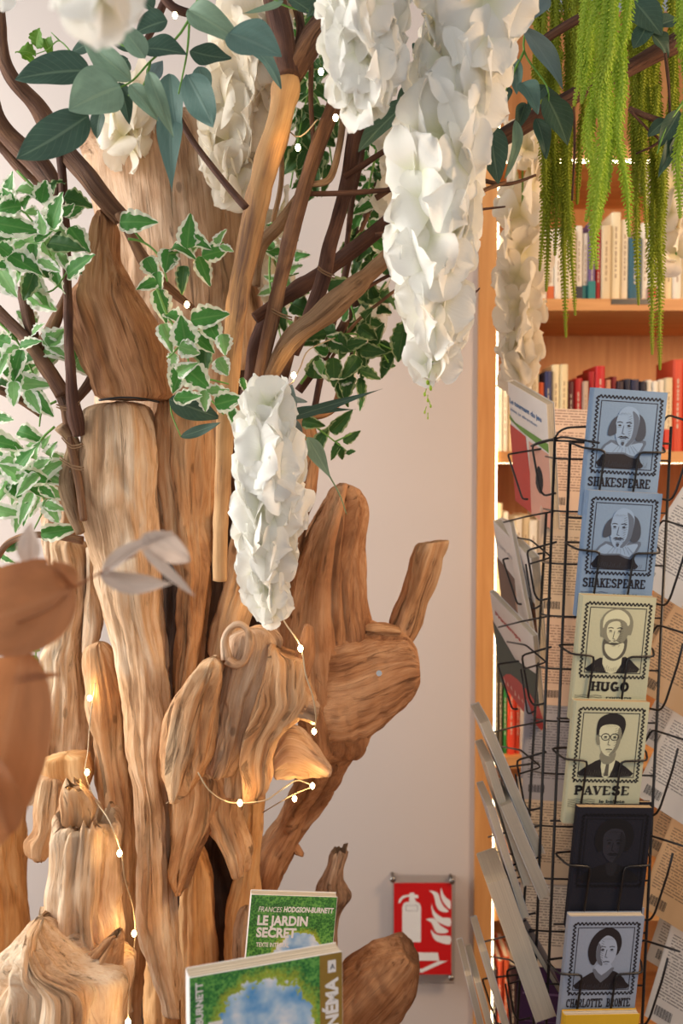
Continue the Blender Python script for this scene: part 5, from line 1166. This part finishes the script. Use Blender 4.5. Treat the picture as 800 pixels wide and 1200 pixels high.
# printed back covers: rows of tiny text
def textmat(name, base, ink, rows_=55, barcode=True):
    m, nt, b = newmat(name); L = nt.links.new
    tc = N(nt, 'ShaderNodeTexCoord'); mp = N(nt, 'ShaderNodeMapping'); mp.vector_type = 'POINT'
    mp.inputs['Rotation'].default_value = (PI/2, 0, 0)
    L(tc.outputs['Object'], mp.inputs['Vector'])
    sp = N(nt, 'ShaderNodeSeparateXYZ'); L(tc.outputs['Object'], sp.inputs[0])
    # lines
    lz = N(nt, 'ShaderNodeMath', operation='MULTIPLY'); lz.inputs[1].default_value = 230; L(sp.outputs['Z'], lz.inputs[0])
    fr = N(nt, 'ShaderNodeMath', operation='FRACT'); L(lz.outputs[0], fr.inputs[0])
    gt = N(nt, 'ShaderNodeMath', operation='LESS_THAN'); gt.inputs[1].default_value = .42; L(fr.outputs[0], gt.inputs[0])
    # words: noise along x, one seed per line
    fl_ = N(nt, 'ShaderNodeMath', operation='FLOOR'); L(lz.outputs[0], fl_.inputs[0])
    xx = N(nt, 'ShaderNodeMath', operation='MULTIPLY'); xx.inputs[1].default_value = 330; L(sp.outputs['X'], xx.inputs[0])
    cb = N(nt, 'ShaderNodeCombineXYZ'); L(xx.outputs[0], cb.inputs['X'])
    f7 = N(nt, 'ShaderNodeMath', operation='MULTIPLY'); f7.inputs[1].default_value = 7.3; L(fl_.outputs[0], f7.inputs[0]); L(f7.outputs[0], cb.inputs['Y'])
    nz = N(nt, 'ShaderNodeTexNoise', i_Scale=1.0, i_Detail=1); L(cb.outputs[0], nz.inputs['Vector'])
    g2 = N(nt, 'ShaderNodeMath', operation='GREATER_THAN'); g2.inputs[1].default_value = .43; L(nz.outputs['Fac'], g2.inputs[0])
    a = N(nt, 'ShaderNodeMath', operation='MULTIPLY'); L(gt.outputs[0], a.inputs[0]); L(g2.outputs[0], a.inputs[1])
    # margins and paragraph gaps
    n2 = N(nt, 'ShaderNodeTexNoise', i_Scale=1.0); n2.noise_dimensions = '1D'; z2 = N(nt, 'ShaderNodeMath', operation='MULTIPLY'); z2.inputs[1].default_value = 26; L(fl_.outputs[0], z2.inputs[0])
    z3 = N(nt, 'ShaderNodeMath', operation='MULTIPLY'); z3.inputs[1].default_value = .0045; L(z2.outputs[0], z3.inputs[0]); L(z3.outputs[0], n2.inputs['W'])
    g3 = N(nt, 'ShaderNodeMath', operation='GREATER_THAN'); g3.inputs[1].default_value = .40; L(n2.outputs['Fac'], g3.inputs[0])
    a2 = N(nt, 'ShaderNodeMath', operation='MULTIPLY'); L(a.outputs[0], a2.inputs[0]); L(g3.outputs[0], a2.inputs[1])
    xm = N(nt, 'ShaderNodeMath', operation='COMPARE'); xm.inputs[1].default_value = .054; xm.inputs[2].default_value = .045; L(sp.outputs['X'], xm.inputs[0])
    zm = N(nt, 'ShaderNodeMath', operation='COMPARE'); zm.inputs[1].default_value = .100; zm.inputs[2].default_value = .066; L(sp.outputs['Z'], zm.inputs[0])
    a3 = N(nt, 'ShaderNodeMath', operation='MULTIPLY'); L(a2.outputs[0], a3.inputs[0]); L(xm.outputs[0], a3.inputs[1])
    a4 = N(nt, 'ShaderNodeMath', operation='MULTIPLY'); L(a3.outputs[0], a4.inputs[0]); L(zm.outputs[0], a4.inputs[1])
    a5 = N(nt, 'ShaderNodeMath', operation='MULTIPLY'); a5.inputs[1].default_value = .7; L(a4.outputs[0], a5.inputs[0])
    mx = N(nt, 'ShaderNodeMix', data_type='RGBA'); L(a5.outputs[0], mx.inputs['Factor']); mx.inputs['A'].default_value = base; mx.inputs['B'].default_value = ink
    L(mx.outputs['Result'], b.inputs['Base Color']); b.inputs['Roughness'].default_value = .45
    return m
M['back_white'] = textmat('white back cover', lin(232,226,218), lin(90,84,84))
M['back_pink'] = textmat('pinkish back cover', lin(224,200,182), lin(120,84,76))
M['back_tan'] = textmat('tan back cover', lin(222,180,132), lin(112,78,54))
M['back_beige'] = textmat('beige back cover', lin(216,200,180), lin(100,86,76))
M['back_blue'] = textmat('grey-blue back cover', lin(176,178,190), lin(96,96,110))
M['purple_cover'] = plain('purple cover', lin(64,40,92), .5)
for i, (x0, y0, x1, y1, mt, lab) in enumerate([(640,478,722,486,'back_pink','back cover with pinkish text, topmost book seen through the rack wires'),
   (634,600,716,606,'back_beige','beige text-covered book behind the wires, second tier from the top'),
   (632,704,712,710,'back_pink','pinkish text-covered book behind the wires, level with the bearded portrait'),
   (616,815,696,820,'back_blue','grey-blue book back behind the wires, level with the glasses portrait'),
   (606,912,686,918,'back_beige','beige book back behind the wires, level with the near-black book'),
   (612,1010,692,1016,'back_white','white book back behind the wires, just above the purple book'),
   (610,1118,692,1122,'purple_cover','dark purple book behind the wires near the bottom of the rack')]):
    Y = 1.50 - .006*i
    fr = frame_px(x0, y0, Y, .110, .165, -3, -3, 3)
    r, w_, h_ = book(fr, .012, mt, lab, 'books on the far side of the rack', 'paper')
    if mt != 'purple_cover':
        b = MB()
        for k in range(16): b.box((.012+.0016*k, -.0003, .012), (.012+.0016*k+(.0005 if k*7 % 3 else .0010), -.0001, .024))
        b.build('barcode', M['ink'], r, origin=Vector())
    else:
        b = MB(); b.box((.006,-.0003,h_*.62), (w_-.006,-.0001,h_*.64)); b.box((.006,-.0003,h_*.36), (w_-.006,-.0001,h_*.365)); b.build('cover_lines', plain('lilac print', lin(120,96,150), .5), r, origin=Vector())
# right side of the rack: back covers leaning out
for i, mt, dy2, dY in [(i, m_, 0, 0) for i, m_ in enumerate(['back_white','back_tan','back_white','back_tan','back_white','back_white'])]+[(i, m_, 61, .028) for i, m_ in enumerate(['back_tan','back_white','back_tan','back_beige','back_tan'])]:
    y = 556+123*i+dy2; x = -5*i+(3 if dY else 0); Yk = -.006*i+dY
    fr = frame_at(W(822+x, y-22, 1.41+Yk), W(892+x, y+12, 1.34+Yk), W(733+x, y+116, 1.43+Yk))
    place = ['topmost on the rack\'s right side','beside the second blue portrait','beside the bearded portrait','beside the glasses portrait','beside the near-black book','at the bottom right corner'][i]
    if dY: place = 'tucked behind, ' + ['highest of its kind','beside the bearded portrait\'s top','level with the glasses portrait','level with the near-black book','level with the woman portrait'][i]
    r, w_, h_ = book(fr, .010, mt, '%s text-backed book on right of rack, %s' % ('tan' if 'tan' in mt else 'beige' if 'beige' in mt else 'white', place), 'books leaning out on the right of the rack', 'paper')
    b = MB()
    for k in range(18): b.box((.014+.0015*k, -.0003, .010), (.014+.0015*k+(.0005 if k*5 % 3 else .0009), -.0001, .024))
    b.build('barcode', M['ink'], r, origin=Vector())

# left side of the rack: covers turned away, seen almost edge-on
M['cov_white'] = plain('white cover', lin(236,234,232), .4); M['cov_grey'] = plain('pale grey cover', lin(206,206,210), .45); M['cov_navy'] = plain('navy cover', lin(34,42,72), .4)
M['cov_cream'] = plain('cream cover', lin(228,216,196), .5); M['cov_red'] = plain('red print', lin(204,70,60), .5); M['cov_pinkish'] = plain('pink print', lin(230,178,160), .5)
M['cov_green'] = plain('green print', lin(110,160,70), .5); M['cov_brown'] = plain('brown print', lin(120,90,74), .5); M['cov_darkgreen'] = plain('dark green print', lin(66,78,66), .5); M['cov_bluetxt'] = plain('blue print', lin(50,110,170), .5)
M['cov_skin'] = plain('tan print', lin(206,160,128), .5); M['cov_teal'] = plain('teal print', lin(30,120,124), .5)
LS = 'books leaning out on the left of the rack'
left = [((594,447,1.50),(640,474,1.39),(618,598,1.55),.013,'cov_white','white-topped book with red and pink cover, highest on the left of the rack','a'),
        ((577,610,1.49),(622,655,1.38),(610,750,1.53),.014,'cov_white','book with white band and brown face cover, second down on the left of the rack','b'),
        ((573,693,1.48),(624,746,1.37),(614,832,1.51),.009,'cov_white',"white book with dark green and red cover, third down on the rack's left",'c')]
for tl, tr, bl, t, cv, lab, kind in left:
    fr = frame_at(W(*tl), W(*tr), W(*bl)); r, w_, h_ = book(fr, t, cv, lab, LS, 'paper')
    b = MB(); P = lambda *a: [(x*w_, z*h_) for x, z in a]
    if kind == 'a':
        b.poly(P((.0,.70),(1,.70),(1,.63),(.3,.66),(0,.74)), -.0003, 0); b.poly(P((0,.0),(.55,0),(.42,.64),(0,.66)), -.0004, 1); b.poly(P((.45,.0),(1,0),(1,.62),(.5,.62)), -.0005, 2)
        b.poly(P((.62,.30),(.74,.24),(.82,.34),(.80,.44),(.70,.46)), -.0006, 3, 3); b.build('cover_print', None, r, mats=[M['cov_green'], M['cov_red'], M['cov_pinkish'], M['ink']], origin=Vector())
        sans('cover_title', 'Le tournant du jeu', r, (.04*w_, -.0005, .84*h_), .012, M['cov_bluetxt'], .02, width=.82*w_)
        sans('cover_subtitle', 'sous la direction', r, (.04*w_, -.0005, .78*h_), .007, M['cov_bluetxt'], .0, width=.7*w_)
    elif kind == 'b':
        b.poly(P((0,0),(1,0),(1,.58),(0,.66)), -.0003, 0); b.poly(P((.45,.30),(.7,.26),(.82,.42),(.70,.56),(.5,.54)), -.0004, 1, 3); b.poly(P((.4,0),(.95,0),(.86,.22),(.55,.24)), -.0005, 1, 2)
        b.build('cover_print', None, r, mats=[M['cov_brown'], M['cov_skin']], origin=Vector()); sans('cover_title', 'L\'art de guérir', r, (.06*w_, -.0005, .80*h_), .011, M['cov_grey'], .03, width=.8*w_)
    else:
        b.poly(P((0,.0),(1,0),(1,.62),(.5,.52),(0,.70)), -.0003, 0, 0); b.poly(P((.1,0),(1,0),(1,.26),(.5,.3),(.2,.2)), -.0004, 1, 2)
        for k in range(9): b.poly(P((.1+.09*k,.05+.02*(k % 3)),(.15+.09*k,.07),(.13+.09*k,.13)), -.0005, 2)
        b.build('cover_print', None, r, mats=[M['cov_darkgreen'], M['cov_red'], M['cov_pinkish']], origin=Vector()); sans('cover_title', 'Printemps', r, (.1*w_, -.0005, .80*h_), .012, M['cov_red'], .02, width=.6*w_)
# slim ones, page edges towards us:  (top x,y) (bottom x,y) near depth, thickness in px, far shift
edge = [((597,612),(622,742),1.415,5,'cov_white','thin white booklet tucked behind the brown face book'),
        ((562,848),(628,1005),1.34,12,'cov_white','long white book edge-on, uppermost of those slanting out at left'),
        ((568,893),(614,1040),1.335,10,'cov_cream','cream book edge-on, left of and below the uppermost edge-on one'),
        ((586,945),(630,1050),1.325,15,'cov_white','thick white book with pages facing out beside the narrow edge-on books'),
        ((570,946),(612,1078),1.318,9,'cov_grey','pale grey narrow book edge-on, leftmost at mid-height of the rack'),
        ((594,1062),(628,1120),1.33,6,'cov_navy','navy-covered book poking out below the narrow edge-on books'),
        ((570,1036),(628,1200),1.30,26,'cov_cream','fat paperback with splayed cream pages near the bottom left of the rack'),
        ((562,1116),(592,1215),1.29,9,'cov_grey','grey book edge-on to the left of the splayed fat paperback'),
        ((545,1144),(566,1230),1.285,8,'cov_white','white book edge-on at the lowest left, leftmost in the rack'),
        ((556,1152),(580,1240),1.28,8,'cov_cream','cream book edge-on at the lowest left, next to the leftmost')]
for (x0, y0), (x1, y1), Y, tp, cv, lab in edge:
    t = tp*pxm(Y)
    tr = W(x0, y0, Y); Zv = (tr-W(x1, y1, Y)); hh = max(.15, Zv.length); bl_near = tr-Zv.normalized()*hh
    X = Vector((.0, -1, .0)).normalized()
    tl = tr - X*.105; fr = frame_at(tl, tr, bl_near-X*.105)
    book(fr, t, cv, lab, LS, 'paper')

# ------------------------------------------------------------------ wire rack
rack = thing('book_rack', 'black wire revolving rack holding tiers of paperbacks', 'rack', Vector((W(700,600,1.40).x, 1.40, 0)))
def wire(name, pts, r=.0016, sm=False, n=7, parent=rack):
    b = MB(); P = [Vector(p) for p in pts]
    if not sm and len(P) > 2:      # round the bends
        Q = [P[0]]
        for i in range(1, len(P)-1):
            a, c, d = P[i-1], P[i], P[i+1]; k = min(.006, (a-c).length*.4, (d-c).length*.4)
            u, v = c+(a-c).normalized()*k, c+(d-c).normalized()*k
            Q += [u, (u+v)/2*.5+c*.5, v]
        P = Q+[P[-1]]
    b.tube(P, r, n, sm=sm); return b.build(name, M['black'], parent, smooth=True)
def pocket(m, w, h, t, zc, left=True, right=True, drop=None):
    q = lambda x, y, z: m @ Vector((x, y, z)); d = -.003
    pts = [q(.006, t+.012, zc+.004), q(-.019, t+.008, zc+.004), q(-.008, d, zc-.002), q(.026, d, zc-.004), q(.021, d, -.004), q(.021, t+.008, -.006)]
    if left: wire('pocket_wire', pts)
    pts = [q(w-.006, t+.012, zc+.004), q(w+.012, t+.008, zc+.004), q(w+.004, d, zc-.002), q(w-.034, d, zc-.004), q(w-.039, d, -.004), q(w-.039, t+.008, -.006)]
    if right: wire('pocket_wire', pts)
    wire('pocket_wire', [q(-.010, t+.008, -.006), q(w+.008, t+.008, -.006)])
for m, w_, h_ in FR: pocket(m, w_, h_, .0125, h_-.74*w_)
def pole(name, a, c, r=.0021):
    P0, P1 = W(*a), W(*c); d = (P1-P0); k = (P1.z-.10)/(-d.z) if d.z else 0
    wire(name, [P0, P1, P1+d*k], r)
for a, c in (((650,512,1.335),(625,1200,1.335)), ((668,516,1.318),(640,1200,1.318)), ((640,600,1.40),(606,1200,1.40)), ((786,500,1.335),(752,1200,1.335)), ((700,520,1.46),(668,1200,1.46))):
    pole('corner_wire', a, c)
wire('top_wire', [W(650,514,1.335), W(654,506,1.335), W(664,501,1.335), W(690,500,1.33)])
wire('top_wire', [W(622,523,1.37), W(632,518,1.36), W(660,512,1.33), W(702,519,1.285)])
wire('top_wire', [W(643,516,1.34), W(690,518,1.32), W(786,520,1.335)])
for k in range(12):
    y = 537+61.5*k; f = (y-512)/688
    xa, xb = 650-25*f, 668-28*f
    wire('cross_wire', [W(xa-10, y-2, 1.40), W(xa, y, 1.335), W(xb, y+1, 1.318), W(786-34*f, y+3, 1.335)], .0014)
for k in range(6):                       # left-hand pockets
    y = 533+123*k; s = -6*k
    a = [W(595+s, y, 1.47), W(612+s, y+52, 1.46), W(618+s, y+52, 1.45)]
    wire('pocket_wire', [W(640+s*.5, y-8, 1.44), W(597+s, y-1, 1.475)]+a)
    wire('pocket_wire', [W(658+s, y-21, 1.34), W(623+s, y-11, 1.365), W(632+s, y+40, 1.36), W(637+s, y+48, 1.36), W(651+s, y+45, 1.345)])
    wire('pocket_wire', [W(650+s, y+66, 1.34), W(618+s, y+72, 1.38), W(590+s, y+79, 1.44)], .0014)
    wire('pocket_wire', [W(600+s, y+96, 1.44), W(622+s, y+100, 1.38), W(646+s, y+120, 1.33), W(620+s, y+128, 1.36)], .0014)
    wire('pocket_wire', [W(616+s, y+128, 1.36), W(624+s, y+182, 1.355), W(634+s, y+176, 1.35)], .0014)
for k in range(6):                       # right-hand pockets
    y = 486+123*k; s = -6*k
    wire('pocket_wire', [W(764+s, y+30, 1.34), W(782+s, y, 1.32), W(826+s, y+14, 1.27)])
    wire('pocket_wire', [W(812+s, y+22, 1.27), W(806+s, y+46, 1.275), W(791+s, y+92, 1.29), W(785+s, y+101, 1.30), W(772+s, y+98, 1.31)])
b = MB(); cx = rack.location.x
b.tube([(cx,1.40,.02),(cx,1.40,.115)], .02, 20, sm=False)
b.tube([(cx,1.40,0),(cx,1.40,.012),(cx,1.40,.02)], [.20,.20,.17], 48, sm=False); b.build('base', M['black'], rack, smooth=False)
b = MB(); b.tube([(cx,1.40,.10),(cx,1.40,.112)], [.135,.135], 40, sm=False); b.build('turntable', M['black'], rack)

# ------------------------------------------------------------------ display table and the green books
tt = thing('display_table', 'plain wooden display table carrying the green paperbacks, below the picture edge', 'table', Vector((.03,.86,0)))
TZ = .80
b = MB(); b.box((-.18,.60,TZ-.03), (.26,1.145,TZ)); b.build('tabletop', M['oak'], tt)
for x in (-.16, .22):
    for y in (.62, 1.10):
        b = MB(); b.box((x,y,0), (x+.03,y+.03,TZ-.03)); b.build('leg', M['oak'], tt)
def leafyart(name, w_, h_, cx, cz, rx, rz, rot=0):
    m, nt, b = newmat(name); L = nt.links.new
    tc = N(nt, 'ShaderNodeTexCoord'); sp = N(nt, 'ShaderNodeSeparateXYZ'); L(tc.outputs['Object'], sp.inputs[0])
    def axis(o, c, r):
        s = N(nt, 'ShaderNodeMath', operation='SUBTRACT'); s.inputs[1].default_value = c; L(o, s.inputs[0])
        d = N(nt, 'ShaderNodeMath', operation='DIVIDE'); d.inputs[1].default_value = r; L(s.outputs[0], d.inputs[0])
        return d.outputs[0]
    X, Z = axis(sp.outputs['X'], cx, rx), axis(sp.outputs['Z'], cz, rz)
    cb = N(nt, 'ShaderNodeCombineXYZ'); L(X, cb.inputs[0]); L(Z, cb.inputs[1])
    ln = N(nt, 'ShaderNodeVectorMath', operation='LENGTH'); L(cb.outputs[0], ln.inputs[0])
    n1 = N(nt, 'ShaderNodeTexNoise', i_Scale=260, i_Detail=4); L(tc.outputs['Object'], n1.inputs['Vector'])
    n0 = N(nt, 'ShaderNodeTexNoise', i_Scale=45, i_Detail=2); L(tc.outputs['Object'], n0.inputs['Vector'])
    ad = N(nt, 'ShaderNodeMath', operation='MULTIPLY_ADD'); ad.inputs[1].default_value = .34; L(n1.outputs['Fac'], ad.inputs[0]); L(ln.outputs['Value'], ad.inputs[2])
    ad2 = N(nt, 'ShaderNodeMath', operation='MULTIPLY_ADD'); ad2.inputs[1].default_value = .45; L(n0.outputs['Fac'], ad2.inputs[0]); L(ad.outputs[0], ad2.inputs[2])
    vo = N(nt, 'ShaderNodeTexVoronoi', i_Scale=420); L(tc.outputs['Object'], vo.inputs['Vector'])
    gr = ramp(nt, [(.2, lin(12,50,30)), (.5, lin(34,104,52)), (.75, lin(64,140,62)), (1, lin(110,178,84))])
    av = N(nt, 'ShaderNodeMath', operation='MULTIPLY_ADD'); av.inputs[1].default_value = .75; L(vo.outputs['Distance'], av.inputs[0])
    sc2 = N(nt, 'ShaderNodeMath', operation='MULTIPLY'); sc2.inputs[1].default_value = .75; L(n0.outputs['Fac'], sc2.inputs[0]); L(sc2.outputs[0], av.inputs[2]); L(av.outputs[0], gr.inputs[0])
    n3 = N(nt, 'ShaderNodeTexNoise', i_Scale=30, i_Detail=3); L(tc.outputs['Object'], n3.inputs['Vector'])
    sky = ramp(nt, [(.36, lin(88,160,220)), (.50, lin(176,212,240)), (.62, lin(244,248,252))]); L(n3.outputs['Fac'], sky.inputs[0])
    rim = ramp(nt, [(.0, (0,0,0,1)), (.62, (0,0,0,1)), (.635, (1,1,1,1))])
    sub = N(nt, 'ShaderNodeMath', operation='MULTIPLY'); sub.inputs[1].default_value = .45; L(ad2.outputs[0], sub.inputs[0]); L(sub.outputs[0], rim.inputs[0])
    yel = ramp(nt, [(.62, (1,1,1,1)), (.72, (0,0,0,1))]); L(sub.outputs[0], yel.inputs[0])
    ym = N(nt, 'ShaderNodeMix', data_type='RGBA'); ymf = N(nt, 'ShaderNodeMath', operation='MULTIPLY'); ymf.inputs[1].default_value = .75; L(yel.outputs[0], ymf.inputs[0]); L(ymf.outputs[0], ym.inputs['Factor'])
    L(gr.outputs[0], ym.inputs['A']); ym.inputs['B'].default_value = lin(206,212,60)
    mx = N(nt, 'ShaderNodeMix', data_type='RGBA'); L(rim.outputs[0], mx.inputs['Factor']); L(sky.outputs[0], mx.inputs['A']); L(ym.outputs['Result'], mx.inputs['B'])
    L(mx.outputs['Result'], b.inputs['Base Color']); b.inputs['Roughness'].default_value = .3
    return m
O = Vector()
def print_rect(name, root, x0, z0, x1, z1, y, mat, thick=.0001):
    b = MB(); b.box((x0, y-thick, z0), (x1, y, z1)); return b.build(name, mat, root, origin=O)
# the farther one
w1, h1 = .105, .178
fr = frame_px(294, 1048, 1.10, w1, h1, 8, -1, 5.5)
fr[0].translation.z = max(fr[0].translation.z, TZ+.001)
r1, _, _ = book(fr, .014, 'cov_white', 'upright green leafy paperback with author and title at the top, the farther of the two', 'green paperbacks on the table', 'paper')
A1 = leafyart('leafy art far', w1, h1, .60*w1, h1-.76*w1, .29*w1, .33*w1)
print_rect('cover_art', r1, .0008, .0008, w1-.0005, h1-.0005, -.0001, A1)
sans('author_line', 'FRANCES', r1, (.10*w1, -.0003, h1-.195*w1), .085*w1, M['white'], .0, width=.27*w1, italic=.2)
sans('author_line', 'HODGSON-BURNETT', r1, (.39*w1, -.0003, h1-.190*w1), .085*w1, M['white'], .035, width=.58*w1, italic=.15)
sans('title', 'LE JARDIN', r1, (.10*w1, -.0003, h1-.345*w1), .15*w1, M['white'], .04, width=.58*w1)
sans('title', 'SECRET', r1, (.10*w1, -.0003, h1-.485*w1), .15*w1, M['white'], .04, width=.46*w1)
sans('subtitle', 'TEXTE INTÉGRAL', r1, (.11*w1, -.0003, h1-.60*w1), .07*w1, M['white'], .02, width=.38*w1)
# the nearer one
w2, h2 = .142, .186
fr = frame_px(221, 1146, .80, w2, h2, 19, -2, .2)
z2 = fr[0].translation.z
r2, _, _ = book(fr, .019, 'cov_white', 'larger green leafy paperback with a gold band down its right edge, nearest the camera', 'green paperbacks on the table', 'paper')
A2 = leafyart('leafy art near', w2, h2, .48*w2, h2-.62*w2, .36*w2, .52*w2)
print_rect('cover_art', r2, .0008, .0008, .845*w2, h2-.0005, -.0001, A2)
print_rect('gold_band', r2, .845*w2, .0008, w2-.0003, h2-.0005, -.0001, plain('gold print', lin(150,122,52), .4, noise_amt=.2, scale=90))
print_rect('white_tag', r2, .90*w2, h2-.125*w2, .955*w2, h2-.045*w2, -.0002, M['white'])
sans('tag_letter', 'A', r2, (.915*w2, -.0004, h2-.105*w2), .05*w2, M['ink'], .0)
sans('band_lettering', 'CINÉMA', r2, (.965*w2, -.0003, h2-.60*w2), .115*w2, M['white'], .045, rotz=PI/2, width=.44*w2)
sans('author_line', 'FRANCES HODGSON-BURNETT', r2, (.085*w2, -.0003, h2-.90*w2), .062*w2, M['white'], .03, rotz=PI/2, width=.86*w2)
sans('title', 'LE JARDIN', r2, (.205*w2, -.0003, h2-.80*w2), .12*w2, M['white'], .045, rotz=PI/2, width=.50*w2)
# riser under the nearer book
rs = MB(); c0 = fr[0] @ Vector((w2/2, .01, 0))
b = MB(); b.box((c0.x-.075, c0.y-.04, TZ+.0005), (c0.x+.075, c0.y+.05, z2-.004)); o = b.build('book_riser', M['oak']); tag(o, 'low wooden riser on the display table under the nearer green paperback', 'stand')
